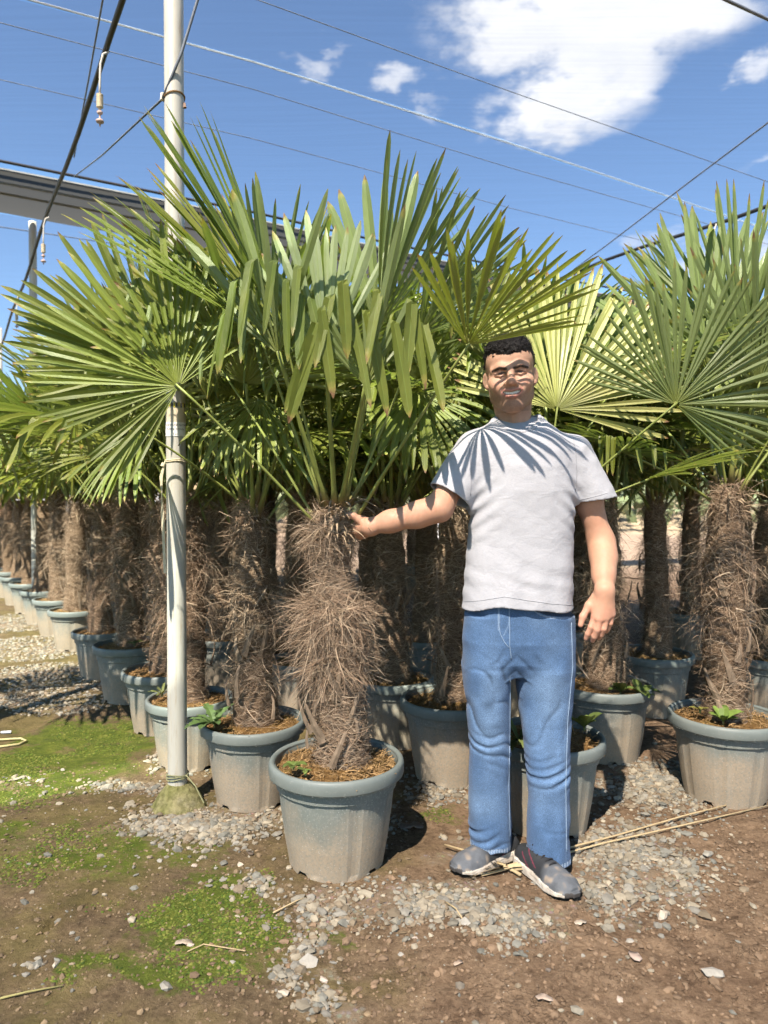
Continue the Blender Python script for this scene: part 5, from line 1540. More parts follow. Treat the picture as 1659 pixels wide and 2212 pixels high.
# ---- arms with hands
sh_l, el_l, wr_l = mp(1012, 985, 0.02), mp(948, 1098, -0.06), mp(800, 1138, -0.02)
sh_r, el_r, wr_r = mp(1244, 994, 0.02), mp(1299, 1172, 0.03), mp(1306, 1276, -0.09)
def arm_left():
    a = Vol((-0.22, 2.2, 1.02), (0.34, 2.62, 1.5), 0.0028)
    a.chain([sh_l, sh_l * .5 + el_l * .5, el_l], [0.050, 0.045, 0.038], 0.02)
    fm = el_l * .68 + wr_l * .32 + np.array([0, 0, -0.002])
    a.chain([el_l, fm, el_l * .3 + wr_l * .7, wr_l], [0.037, 0.036, 0.0295, 0.0245], 0.045)
    a.ell(wr_l, (0.03, 0.024, 0.030), 0.015)
    # hand: palm laid on the trunk's side, fingers behind it, thumb in front
    kn = np.array(P(768, 1140, 2.455))
    a.chain([wr_l, wr_l * .5 + kn * .5, kn], [0.026, 0.030, 0.031], 0.015)
    a.ell(wr_l * .4 + kn * .6, (0.036, 0.022, 0.040), 0.015)
    c = np.array([MX + 0.0, MY, 0])
    for k, (dz_, L, rd) in enumerate([(0.030, 1.0, .0098), (0.010, 1.08, .0100), (-0.011, 1.0, .0095), (-0.031, 0.82, .0085)]):
        z = kn[2] + dz_
        pts = [np.array([kn[0] + 0.010, kn[1] + 0.008, z])]
        for t in (0.35, 1.0, 1.6):
            an = -0.35 + t * 0.85 * L
            pts.append(np.array([c[0] + 0.082 * math.cos(an), c[1] + 0.082 * math.sin(an), z - 0.002 * t]))
        a.chain(pts, [rd * 1.15, rd * 1.1, rd, rd * 0.85], 0.006)
    th = [wr_l * .55 + kn * .45 + np.array([0, -0.012, 0.022]), np.array(P(775, 1122, 2.39)), np.array(P(762, 1114, 2.385)), np.array(P(752, 1112, 2.385))]
    a.chain(th, [0.016, 0.0125, 0.0105, 0.0085], 0.01)
    return a.mesh(1)
def arm_right():
    a = Vol((0.55, 2.12, 0.76), (0.90, 2.54, 1.5), 0.0026)
    a.chain([sh_r, sh_r * .5 + el_r * .5, el_r], [0.048, 0.045, 0.038], 0.02)
    a.chain([el_r, el_r * .66 + wr_r * .34 + np.array([0.004, 0, 0]), el_r * .3 + wr_r * .7, wr_r], [0.037, 0.036, 0.029, 0.0245], 0.045)
    a.ell(wr_r, (0.029, 0.022, 0.03), 0.015)
    hy = -0.085
    kns = [mp(1285, 1331, hy - .008), mp(1295, 1337, hy - .018), mp(1309, 1334, hy - .016), mp(1321, 1326, hy - .008)]
    for k in kns: a.cap(wr_r, k, 0.021, 0.0135, 0.018)
    a.ell(mp(1301, 1306, hy), (0.037, 0.019, 0.040), 0.014)
    fing = [[kns[0], mp(1277, 1354, hy - .010), mp(1270, 1369, hy - .002), mp(1266, 1379, hy + .006)],
            [kns[1], mp(1290, 1360, hy - .016), mp(1284, 1375, hy - .006), mp(1280, 1383, hy + .008)],
            [kns[2], mp(1304, 1358, hy - .016), mp(1298, 1371, hy - .004), mp(1294, 1378, hy + .012)],
            [kns[3], mp(1318, 1346, hy - .008), mp(1313, 1358, hy + .004), mp(1309, 1364, hy + .016)]]
    for f, rd in zip(fing, (.0100, .0104, .0098, .0086)):
        a.chain(f, [rd * 1.18, rd * 1.05, rd * .95, rd * .8], 0.0035)
    a.chain([mp(1290, 1286, hy + .01), mp(1272, 1308, hy + .004), mp(1259, 1332, hy - .002), mp(1254, 1350, hy - .006)], [0.0170, 0.0128, 0.0108, 0.0085], 0.008)
    return a.mesh(1)
def torso_body():
    t = Vol((mx(1122) - .24, MY0 - .16, mz(1330)), (mx(1122) + .24, MY0 + .18, mz(890)), 0.006)
    zs = [mz(1320), mz(1200), mz(1080), mz(980), mz(935)]
    t.loft(zs, [mx(1121)] * 5, [MY0 + .01] * 5, [.165, .155, .160, .155, .08], [.100, .10, .105, .085, .06])
    return t.mesh(0)
parts = [(hv, hq, hc)]
for fn in (arm_left, arm_right, torso_body):
    v, q = fn()
    c = np.tile(SKIN * np.array((1.06, 0.98, 0.94)), (len(v), 1)) * (1 + 0.06 * vnoise(v * 30, 4) + 0.03 * vnoise(v * 150, 6))[:, None]
    if fn is arm_right:
        hand = np.clip((mz(1290) - v[:, 2]) / 0.03, 0, 1)[:, None]
        c = c * (1 - 0.35 * hand) + 0.35 * hand * np.array((0.62, 0.30, 0.21))
    parts.append((v, q, c))
off = 0; VV, QQ, CC = [], [], []
for v, q, c in parts:
    VV.append(v); QQ.append(q + off); CC.append(c); off += len(v)
def m_skin():
    m, nt, out = material('skin')
    a = nd(nt, 'VertexColor', _layer_name='Col').outputs[0]
    tc = nd(nt, 'TexCoord').outputs['Object']
    col = mixc(nt, 1.0, a, ramp(nt, noise(nt, tc, 35, 5, 0.6), [(0.3, 0.93), (0.7, 1.06)]), 'MULTIPLY')
    principled(nt, out, col, mrange(nt, noise(nt, tc, 60, 3), 0.3, 0.7, 0.50, 0.66), bump(nt, noise(nt, tc, 420, 3, 0.6), 0.16, 0.002), 0.35,
               Subsurface__Weight=0.12, Subsurface__Radius=(0.012, 0.005, 0.003), Subsurface__Scale=0.6)
    return m
person = obj('person', mesh('person', np.concatenate(VV), np.concatenate(QQ), m_skin(), col=np.concatenate(CC), smooth=True))
tag(person, 'smiling man in white t-shirt and blue jeans holding the palm trunk', 'person')

# teeth and eyes
def teeth():
    mb = MB()
    for k in range(-5, 6):
        a = k * 0.0058; w_ = 0.0027
        y = -0.0915 + 11.0 * a * a; z1 = -0.0575 + 3.5 * a * a; z0 = -0.0705 + 9.0 * a * a + 0.0006 * (k % 2)
        mb.box((a - w_, y, z0), (a + w_, y + 0.004, z1), (0.88, 0.83, 0.75))
    return xf_mb(mb, 'teeth')
def xf_mb(mb, name):
    v = xf(HM, np.concatenate(mb.v))
    return mesh(name, v, mb.f, ENAMEL, col=np.concatenate(mb.c), smooth=False)
ENAMEL = m_vcol('enamel', 0.25, 0.03, 30, spec=0.6)
obj('teeth', teeth(), person)
for sx in (-1, 1):
    mb = MB()
    n = 14; c = np.array((sx * 0.031, -0.0715, 0.0))
    V = []; Fc = []; C = []
    for i in range(9):
        ph = math.pi * i / 8 * 0.5
        for j in range(n):
            a = 6.28318 * j / n
            V.append(c + 0.0135 * np.array((math.sin(ph) * math.cos(a), -math.cos(ph), math.sin(ph) * math.sin(a))))
            C.append((0.01, 0.008, 0.006) if i < 2 else ((0.09, 0.05, 0.025) if i < 4 else (0.62, 0.58, 0.54)))
    for i in range(8):
        for j in range(n): Fc.append((i * n + j, i * n + (j + 1) % n, (i + 1) * n + (j + 1) % n, (i + 1) * n + j))
    mb.add(V, Fc, np.array(C))
    obj('eye', xf_mb(mb, 'eye'), person)

# hair: a cap with curls
v, q = hair_mesh()
HAIR = simple('black hair', (0.008, 0.006, 0.005), 0.5, 0.4, 120, 0.6, 260, spec=0.3)
hair = obj('hair', mesh('hair', xf(HM, v), q, HAIR, smooth=True), person)
r = np.random.default_rng(8); mb = MB()
top = v[(v[:, 2] > 0.07) | (r.uniform(size=len(v)) < 0.25)]
cen = np.array([0, 0.02, 0.04])
for k in range(2600):
    p = top[r.integers(len(top))]; nrm_ = (p - cen); nrm_ /= np.linalg.norm(nrm_)
    L = r.uniform(0.006, 0.015) * (1.0 if p[2] > 0.085 else 0.4)
    tn = np.cross(nrm_, r.normal(0, 1, 3)); tn /= np.linalg.norm(tn); bn = np.cross(nrm_, tn)
    V = []; w_ = r.uniform(0.0005, 0.0009)
    for j in range(5):
        s = j / 4; a = s * r.uniform(2.0, 4.0)
        c = p - nrm_ * 0.002 + nrm_ * L * math.sin(min(a, 1.9)) * 0.75 + tn * L * (1 - math.cos(a)) * 0.6
        V += [c - bn * w_ * (1 - 0.6 * s), c + bn * w_ * (1 - 0.6 * s)]
    mb.add(V, [(2 * j, 2 * j + 1, 2 * j + 3, 2 * j + 2) for j in range(4)], (0.01, 0.008, 0.006))
obj('curls', mesh('curls', xf(HM, np.concatenate(mb.v)), mb.f, HAIR), hair)

# ---- t-shirt
def shirt():
    s = Vol((mx(905), MY0 - 0.21, mz(1335)), (mx(1335), MY0 + 0.21, mz(880)), 0.0034)
    cxm = mx(1121)
    zs = [mz(v) for v in (1330, 1300, 1240, 1180, 1120, 1060, 1010, 975, 950, 930, 912, 898)]
    cx = [mx(u) for u in (1119, 1119, 1121, 1124, 1127, 1129, 1127, 1125, 1123, 1121, 1120, 1119)]
    a = [.190, .189, .183, .177, .174, .175, .179, .181, .170, .131, .098, .080]
    b = [.126, .125, .122, .120, .122, .126, .122, .112, .100, .086, .074, .066]
    def wr(X, Y, Z):
        t = np.clip((mz(1130) - Z) / 0.25, 0, 1)
        w1 = 0.0016 * np.sin((Z + 0.35 * X) * 95 + 2.2 * vnoise(np.stack([X * 9, Y * 9, Z * 9], -1), 3)) * t * np.clip(0.5 + vnoise(np.stack([X * 11, Y * 7, Z * 14], -1), 12), 0, 1)
        w2 = wr_noise(X, Y, Z, (13, 10, 9), 5, 0.0026) + wr_noise(X, Y, Z, (40, 30, 34), 6, 0.0005)
        # pull folds from the arm pits
        pit = np.exp(-((X - mx(1240)) / 0.06) ** 2 - ((Z - mz(1080)) / 0.10) ** 2) * 0.0030 * np.sin((X * 0.8 + Z) * 120)
        pit2 = np.exp(-((X - mx(1020)) / 0.06) ** 2 - ((Z - mz(1085)) / 0.10) ** 2) * 0.0030 * np.sin((X * -0.8 + Z) * 120)
        vert = 0.0022 * np.sin(X * 70 + 1.5 * Z) * np.clip((mz(1180) - Z) / 0.15, 0, 1)
        return w1 + w2 + pit + pit2 + vert
    s.loft(zs, cx, [MY0 + .005] * 12, a, b, 0.01, p=2.35, wr=wr)
    L0, L1 = mp(1030, 978, 0.015), mp(972, 1072, -0.03)
    R0, R1 = mp(1234, 985, 0.015), mp(1284, 1080, 0.015)
    for p0, p1, r0, r1, pn in ((L0, L1, .078, .078, (mx(928) - mx(972) + 0.005, -0.02, mz(1134) - mz(1070))), (R0, R1, .074, .071, (0.14, 0.0, -1))):
        d = (p1 - p0) / np.linalg.norm(p1 - p0)
        s.cap(p0, p1 + d * 0.05, r0, r1, 0.03, pl=(p1, pn))
    s.half(L1 + np.array([0, 0, 0]), (mx(928) - mx(972) + 0.005, -0.02, mz(1134) - mz(1070)), lo=(mx(905), MY0 - .21, mz(1125)), hi=(mx(1009), MY0 + .21, mz(1010)))
    s.half(R1, (0.14, 0.0, -1), lo=(mx(1249), MY0 - .21, mz(1125)), hi=(mx(1335), MY0 + .21, mz(1000)))
    # sleeve ripples
    sl, X, Y, Z = s.box((mx(905), MY0 - .2, mz(1100)), (mx(1335), MY0 + .2, mz(940)))
    arm = np.clip((np.abs(X - cxm) - 0.17) / 0.04, 0, 1)
    s.f[sl] += (arm * (wr_noise(X, Y, Z, (34, 20, 34), 15, 0.0022))).astype(np.float32)
    # hollow sleeves, hem and neck
    for p1, p0, rr in ((L1, L0, .069), (R1, R0, .063)):
        d = (p1 - p0) / np.linalg.norm(p1 - p0)
        s.cap(p1 - d * 0.05, p1 + d * 0.1, rr, rr, 0.004, sub=True)
    s.loft([mz(1345), mz(1285)], [mx(1119)] * 2, [MY0 + .005] * 2, [.174, .172], [.102, .101], 0.003, sub=True, p=2.35)
    hv_ = lambda X: mz(1313) + 0.017 * np.exp(-((X - mx(1090)) / 0.07) ** 2) + 0.004 * np.sin(X * 40)
    sl, X, Y, Z = s.box(s.lo, (s.lo + s.n * s.res)[0:3]); 
    s.f[sl] = np.maximum(s.f[sl], np.where(Z < mz(1270), hv_(X) - Z, -1).astype(np.float32))
    nb = np.array(P(1117, 912, MY0 + 0.005))
    sl, X, Y, Z = s.box(nb - 0.12, nb + 0.14)
    dc = (np.sqrt(((X - nb[0]) / 0.0690) ** 2 + ((Y - nb[1]) / 0.0800) ** 2) - 1) * 0.069
    pz = mz(902) - 0.058 * np.clip(-(Y - nb[1]) / 0.085, 0, 1) ** 1.2 + 0.06 * (X - nb[0])
    dc = np.maximum(dc, pz - Z)
    s.put(sl, dc, 0.004, True)
    # nothing of the shirt stands above the collar plane near the neck
    dn = np.maximum((np.sqrt(((X - nb[0]) / 0.105) ** 2 + ((Y - nb[1]) / 0.110) ** 2) - 1) * 0.105, pz + 0.004 - Z)
    s.put(sl, dn, 0.003, True)
    return s.mesh(1)
v, q = shirt()
def m_shirt():
    m, nt, out = material('heathered white jersey')
    tc = nd(nt, 'TexCoord').outputs['Object']
    a = noise(nt, mapping(nt, tc, (70, 70, 420)), 2.0, 4, 0.7); b = noise(nt, tc, 900, 2, 0.6)
    col = ramp(nt, mth(nt, 'ADD', mth(nt, 'MULTIPLY', a, .7), mth(nt, 'MULTIPLY', b, .3)), [(0.3, (0.34, 0.34, 0.365)), (0.55, (0.43, 0.43, 0.45)), (0.8, (0.50, 0.50, 0.515))])
    wrk = noise(nt, mapping(nt, tc, (11, 11, 15)), 1.3, 3, 0.5, 0.7)
    n1 = bump(nt, wrk, 0.16, 0.03)
    principled(nt, out, col, 0.9, bump(nt, b, 0.2, 0.002, n1), 0.15, Sheen__Weight=0.1)
    return m
SH = m_shirt()
tee = obj('t_shirt', mesh('t-shirt', v, q, SH, smooth=True), person)
SHIRT_VQ = (v, q)
# ribbed collar and sewn hems
mb = MB(); nb = np.array(P(1117, 912, MY0 + 0.005))
pts = []
for a in np.linspace(math.pi, 3 * math.pi, 49):
    x, y = 0.0740 * math.sin(a), -0.0850 * math.cos(a)
    pts.append(np.array([nb[0] + x, nb[1] + y, mz(902) - 0.058 * max(0, min(1, -y / 0.085)) ** 1.2 + 0.06 * x + 0.002]))
mb.tube(pts, 0.0078, 8, squash=0.9, cap=False)
obj('collar', mb.build('collar', SH, smooth=True), tee)

# ---- jeans
def jeans():
    j = Vol((mx(975), MY0 - 0.24, 0.005), (mx(1270), MY0 + 0.2, mz(1285)), 0.0034)
    HY = MY0 + 0.01
    zz = lambda v, dy: float(P(U0, v, MY0 + dy).z)
    def X_(u, dy): return (u - U0) * (MY0 + dy) / F_
    def wrinkle(knee, hem, seed):
        def wr(X, Y, Z):
            n3 = vnoise(np.stack([X * 12, Y * 12, Z * 9], -1), seed)
            k1 = np.exp(-((Z - knee) / 0.045) ** 2); k2 = np.exp(-((Z - hem - 0.05) / 0.05) ** 2)
            n4 = vnoise(np.stack([X * 7, Y * 7, Z * 16], -1), seed + 7)
            sgn = 1 if seed == 41 else -1
            cre = lambda a: np.abs(np.sin(a)) ** 0.55 - 0.72
            w_ = 0.011 * k1 * cre(Z * 88 + sgn * X * 26 + 2.6 * n3) + 0.014 * k2 * cre(Z * 84 - sgn * X * 20 + 2.8 * n3 + 1) + 0.009 * np.exp(-((Z - knee - 0.16) / 0.12) ** 2) * cre(Z * 24 + sgn * X * 30 + 2 * n3)
            return -w_ * np.clip(0.45 + 1.1 * n4, 0, 1.25) + 0.003 * vnoise(np.stack([X * 26, Y * 20, Z * 16], -1), seed + 1)
        return wr
    # hips
    zs = [zz(v, 0) for v in (1285, 1320, 1380, 1425, 1455)]
    def whip(X, Y, Z):
        cr = np.array([mx(1107), mz(1440)])
        dx, dzz = X - cr[0], Z - cr[1]
        rad = np.hypot(dx, dzz)
        n3 = vnoise(np.stack([X * 14, Y * 10, Z * 14], -1), 33)
        return -0.009 * (np.abs(np.sin((np.abs(dx) * 0.75 + dzz) * 62 + 2.0 * n3)) ** 0.6 - 0.6) * np.exp(-((rad - 0.02) / 0.085) ** 2) * (Y < MY0) * np.clip(.5 + n3, 0, 1) + 0.003 * vnoise(np.stack([X * 20, Y * 16, Z * 24], -1), 31)
    j.loft(zs, [mx(u) for u in (1120, 1120, 1121, 1121, 1121)], [HY] * 5, [.174, .178, .184, .162, .106], [.104, .108, .112, .100, .075], 0.01, p=2.4, wr=whip)
    lv = [1330, 1440, 1500, 1560, 1610, 1660, 1720, 1780, 1826]
    ldy = [0.01, 0.0, 0.0, 0.005, 0.01, 0.02, 0.03, 0.04, 0.045]
    j.loft([zz(v, d) for v, d in zip(lv, ldy)], [X_(u, d) for u, d in zip((1060, 1053, 1055, 1058, 1060, 1060, 1059, 1062, 1062), ldy)], [HY + d for d in ldy],
           [h * MY0 / F_ for h in (48, 53.5, 49, 46, 43.5, 44.5, 45.5, 46.5, 44)], [.098, .106, .092, .080, .074, .074, .076, .078, .074], 0.022, p=2.25, wr=wrinkle(zz(1612, .01), zz(1826, .045), 41))
    rv = [1330, 1440, 1500, 1560, 1610, 1660, 1720, 1790, 1858]
    rdy = [0.01, 0.0, -0.005, -0.015, -0.03, -0.035, -0.035, -0.035, -0.035]
    j.loft([zz(v, d) for v, d in zip(rv, rdy)], [X_(u, d) for u, d in zip((1185, 1179, 1180, 1183, 1186, 1189, 1190, 1188, 1189), rdy)], [HY + d for d in rdy],
           [h * MY0 / F_ for h in (53, 64.5, 59, 54, 49, 46, 43.5, 44.5, 45)], [.098, .108, .094, .082, .076, .074, .074, .076, .072], 0.022, p=2.25, wr=wrinkle(zz(1655, -.03), zz(1858, -.035), 43))
    # hollow hems
    j.loft([zz(1870, 0), zz(1800, .045)], [X_(1062, .045)] * 2, [HY + .045] * 2, [.062, .066], [.066, .070], 0.003, sub=True)
    j.loft([0.0, zz(1835, -.035)], [X_(1189, -.035)] * 2, [HY - .035] * 2, [.064, .064], [.064, .066], 0.003, sub=True)
    return j.mesh(1), zz, X_
(v, q), zz, X_ = jeans()
x, y, z = v.T
den = np.tile(np.array((0.070, 0.130, 0.240)), (len(v), 1))
front = (y < MY0 + 0.03)
uu = U0 + x * F_ / y; vv_ = V0 - ((z - CAM_Z) / y * F_) - math.tan(PITCH) * F_
fade = np.exp(-((uu - 1065) / 34) ** 2 - ((vv_ - 1520) / 130) ** 2) + np.exp(-((uu - 1185) / 40) ** 2 - ((vv_ - 1510) / 130) ** 2) + 0.7 * np.exp(-((vv_ - 1730) / 60) ** 2)
m_ = np.clip(fade * 0.55 + 0.25 * vnoise(v * 14, 3), 0, 1)[:, None]
den = den * (1 - m_) + np.array((0.165, 0.255, 0.385)) * m_
# worn ridges, dark valleys
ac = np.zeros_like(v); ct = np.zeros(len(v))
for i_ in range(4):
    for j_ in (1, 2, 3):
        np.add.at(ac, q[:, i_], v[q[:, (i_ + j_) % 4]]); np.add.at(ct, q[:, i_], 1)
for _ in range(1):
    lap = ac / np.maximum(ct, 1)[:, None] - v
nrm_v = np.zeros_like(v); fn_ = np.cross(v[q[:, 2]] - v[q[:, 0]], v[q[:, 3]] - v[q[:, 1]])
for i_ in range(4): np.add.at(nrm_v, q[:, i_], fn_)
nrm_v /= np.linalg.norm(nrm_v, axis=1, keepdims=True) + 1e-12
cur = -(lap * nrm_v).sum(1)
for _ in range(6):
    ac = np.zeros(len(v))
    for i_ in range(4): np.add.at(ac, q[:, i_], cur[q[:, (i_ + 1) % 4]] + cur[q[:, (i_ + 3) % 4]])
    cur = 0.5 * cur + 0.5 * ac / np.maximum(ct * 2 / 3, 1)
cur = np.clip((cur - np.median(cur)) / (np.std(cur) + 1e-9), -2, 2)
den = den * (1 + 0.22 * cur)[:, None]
def mark(mask, c, k=1.0):
    mm = (np.clip(mask, 0, 1) * k)[:, None]; den[:] = den * (1 - mm) + np.array(c) * mm
mark((np.abs(uu - np.interp(vv_, [1450, 1620, 1700, 1800], [1103, 1101, 1099, 1103])) < 2.0) * front * (vv_ > 1460) * (uu < 1120), (0.20, 0.29, 0.42), .35)
mark((np.abs(uu - np.interp(vv_, [1330, 1450, 1600, 1850], [1233, 1236, 1222, 1226])) < 1.6) * front * (vv_ > 1335), (0.20, 0.29, 0.42), .25)
mark((np.abs(uu - 1078) < 1.8) * front * (vv_ > 1296) * (vv_ < 1362), (0.30, 0.40, 0.55), .45)
mark((np.abs(uu - np.interp(vv_, [1300, 1350, 1375], [1101, 1100, 1088])) < 1.5) * front * (vv_ < 1375), (0.26, 0.36, 0.50), .35)
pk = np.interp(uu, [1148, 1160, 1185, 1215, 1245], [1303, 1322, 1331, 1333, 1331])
mark((vv_ < pk) * front * (uu > 1148), (0.035, 0.05, 0.085), .9)  # pocket opening, with the shirt's shade painted in as near-black
mark((np.abs(vv_ - pk - 3) < 2.0) * front * (uu > 1150), (0.30, 0.36, 0.46), .6)
hem_l = zz(1826, .045); hem_r = zz(1858, -.035)
for sel, hm in ((uu < 1120, hem_l), (uu >= 1120, hem_r)):
    t = (z - hm) / 0.0015
    mark(sel * (z < hm + 0.018) * (0.5 + 0.5 * np.sin(uu * 1.1)), (0.46, 0.55, 0.66), .75)
    mark(sel * (np.abs(z - hm - 0.020) < 0.003), (0.08, 0.14, 0.25), .6)
def m_denim():
    m, nt, out = material('denim')
    a = nd(nt, 'VertexColor', _layer_name='Col').outputs[0]
    tc = nd(nt, 'TexCoord').outputs['Object']
    g = noise(nt, mapping(nt, tc, (420, 420, 110)), 2.2, 3, 0.7); h_ = noise(nt, tc, 650, 3, 0.7)
    f = mth(nt, 'ADD', mth(nt, 'MULTIPLY', g, .6), mth(nt, 'MULTIPLY', h_, .4))
    col = mixc(nt, 1.0, a, ramp(nt, f, [(0.32, 0.42), (0.5, 0.92), (0.68, 1.9)]), 'MULTIPLY')
    wrk = noise(nt, mapping(nt, tc, (9, 9, 11)), 1.4, 3, 0.5, 0.4)
    principled(nt, out, col, 0.85, bump(nt, f, 0.4, 0.0025, bump(nt, wrk, 0.2, 0.02)), 0.2, Sheen__Weight=0.08)
    return m
DEN = m_denim()
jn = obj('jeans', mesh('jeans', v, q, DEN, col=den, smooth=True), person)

# sewn seams, laid on the cloth where the photograph shows them
from mathutils.bvhtree import BVHTree
def seams(v, q, lines, rad, col, name, parent, mat):
    bv = BVHTree.FromPolygons([Vector(p) for p in v], [tuple(int(i) for i in f) for f in q])
    mb = MB(); o_ = Vector((0, 0, CAM_Z))
    for ln in lines:
        ln = np.array(ln, float); n = max(4, int(np.hypot(*np.diff(ln, axis=0).T).sum() / 6))
        s = np.linspace(0, len(ln) - 1, n); us = np.interp(s, range(len(ln)), ln[:, 0]); vs = np.interp(s, range(len(ln)), ln[:, 1])
        pts = []
        for u_, v_ in zip(us, vs):
            h = bv.ray_cast(o_, ray(u_, v_).normalized())
            if h[0] is not None: pts.append(tuple(h[0] + h[1] * rad * 0.3))
        if len(pts) > 3: mb.tube(pts, rad, 5, col)
    obj(name, mb.build(name, mat, smooth=True), parent)
THREAD = m_vcol('thread', 0.8, 0.2, 300)
seams(*SHIRT_VQ, [[(997, 1300), (1040, 1297), (1090, 1289), (1140, 1297), (1190, 1304), (1244, 1308)], [(934, 1043), (960, 1058), (990, 1074), (1012, 1082)], [(1250, 1080), (1280, 1074), (1312, 1065)],
      [(1238, 945), (1244, 980), (1246, 1020), (1243, 1060)], [(1012, 950), (1016, 990), (1018, 1030), (1016, 1070)]], 0.0011, (0.33, 0.33, 0.35), 'seam', tee, THREAD)
seams(v, q, [[(1076, 1306), (1077, 1340), (1080, 1368), (1090, 1388), (1100, 1400)], [(1100, 1306), (1101, 1350), (1101, 1395), (1105, 1425)],
             [(1147, 1308), (1155, 1321), (1170, 1329), (1200, 1334), (1238, 1334)], [(1000, 1324), (1030, 1318), (1048, 1308)]], 0.0016, (0.20, 0.28, 0.40), 'seam', jn, THREAD)
seams(v, q, [[(1102, 1470), (1101, 1600), (1099, 1700), (1102, 1810)], [(1234, 1345), (1237, 1440), (1226, 1560), (1222, 1700), (1224, 1840)]], 0.0014, (0.26, 0.35, 0.47), 'seam', jn, THREAD)
# ---- trainers
def shoe(toe, heel, name):
    toe, heel = Vector(toe), Vector(heel)
    d = toe - heel; L = d.length
    s = Vol((-0.07, -0.03, -0.004), (0.07, 0.32, 0.135), 0.0030)
    l = 0.29
    foot = lambda Y: np.interp(Y, [0, .03, .08, .14, .20, .25, .28, .292], [.018, .035, .036, .037, .046, .045, .030, .008])
    sl, X, Y, Z = s.box(s.lo, s.lo + s.n * s.res)
    w_ = foot(np.clip(Y, 0, .292)); inside = np.maximum(np.abs(X) - w_, np.maximum(-Y, Y - .292) )
    solet = np.interp(Y, [0, .1, .2, .27, .292], [.036, .030, .024, .024, .032])
    lift = np.interp(Y, [-0.1, 0, .02, .2, .29, .4], [.006, .006, 0, 0, .016, .016])
    sole = np.maximum(inside - 0.006, np.maximum(lift - Z, Z - solet))
    toph = np.interp(Y, [0, .02, .06, .10, .15, .20, .25, .29], [.046, .070, .084, .094, .080, .066, .058, .040])
    A = w_ + 0.004
    body = np.maximum(((np.abs(X) / A) ** 2.3 + (np.clip(Z - .012, 0, 1) / (toph - .012)) ** 2.3) ** (1 / 2.3) - 1, -9) * 0.03
    body = np.maximum(body, np.maximum(-Y + 0.002, Y - .286)); body = np.maximum(body, 0.012 - Z)
    s.f[sl] = np.minimum(sole, body).astype(np.float32)
    s.ell((0, .045, .104), (.026, .045, .030), 0.008, sub=True)
    V, Q = s.mesh(1)
    x, y, z = V.T
    up = np.array((0.070, 0.075, 0.082)); col = np.tile(up * 0.8, (len(V), 1))
    n1 = vnoise(V * 45, 3); n2 = vnoise(V * 120, 4)
    toe_m = np.clip((y - 0.165) / 0.03, 0, 1)
    col = col * (0.45 + 1.35 * toe_m)[:, None] * (1 + 0.2 * n1)[:, None]
    mud = np.clip(n1 * 1.4 - 0.35, 0, 1)[:, None] * toe_m[:, None]
    col = col * (1 - mud) + np.array((0.34, 0.26, 0.18)) * mud
    side = (z < np.interp(y, [0, .1, .2, .27, .3], [.040, .033, .026, .024, .024]))
    scol = np.array((0.60, 0.55, 0.47)) * (1 + 0.2 * n2)[:, None] * np.where(np.sin(z * 700 + n1 * 2) > 0.75, 0.72, 1)[:, None]
    dirt = np.clip(0.5 + n1, 0, 1)[:, None] * 0.35
    scol = scol * (1 - dirt) + np.array((0.27, 0.19, 0.12)) * dirt
    col = np.where(side[:, None], scol, col)
    bump_t = (y > .280) & (z < .03); col[bump_t] = np.array((0.05, 0.045, 0.042))
    red = (~side) & (np.abs(np.sin(y * 60 + z * 90)) < 0.22) & (y > .06) & (y < .14) & (np.abs(x) > .018)
    col[red] = (0.16, 0.03, 0.05)
    M = frame(heel, d, (0, 0, 1)) @ Matrix.Diagonal((1.02, L / l, 1, 1))
    o = obj('shoe', mesh('shoe', xf(M, V), Q, SHOE, col=col, smooth=True), person)
    mb = MB()
    for k in range(5):
        yy = 0.108 + k * 0.018; zt = np.interp(yy, [.10, .15, .20], [.0985, .080, .064])
        mb.tube([(-.022, yy, zt - .013), (-.010, yy + .003, zt + .001), (0.0, yy + 0.004, zt + 0.004), (.010, yy + .003, zt + .001), (.022, yy, zt - .013)], 0.0030, 6, (0.02, 0.02, 0.022))
    for sx in (-1, 1):
        mb.tube([(0, .105, .104), (sx * .014, .098, .112), (sx * .024, .108, .106), (sx * .012, .112, .101)], 0.0022, 5, (0.02, 0.02, 0.022))
    mb.v = [xf(M, np.concatenate(mb.v))]; mb.c = [np.concatenate(mb.c)]; mb.uv = [np.concatenate(mb.uv)]
    obj('laces', mb.build('laces', SHOE), o)
    return o
SHOE = m_vcol('trainer mesh', 0.75, 0.15, 60, 0.3, 300)
tl = G(980, 1890); hl_ = tl + Vector((0.235, 0.150, 0)).normalized() * 0.285
shoe(tl, hl_, 'left')
tr_ = G(1243, 1948); hr = tr_ + Vector((-0.115, 0.225, 0)).normalized() * 0.285
shoe(tr_, hr, 'right')
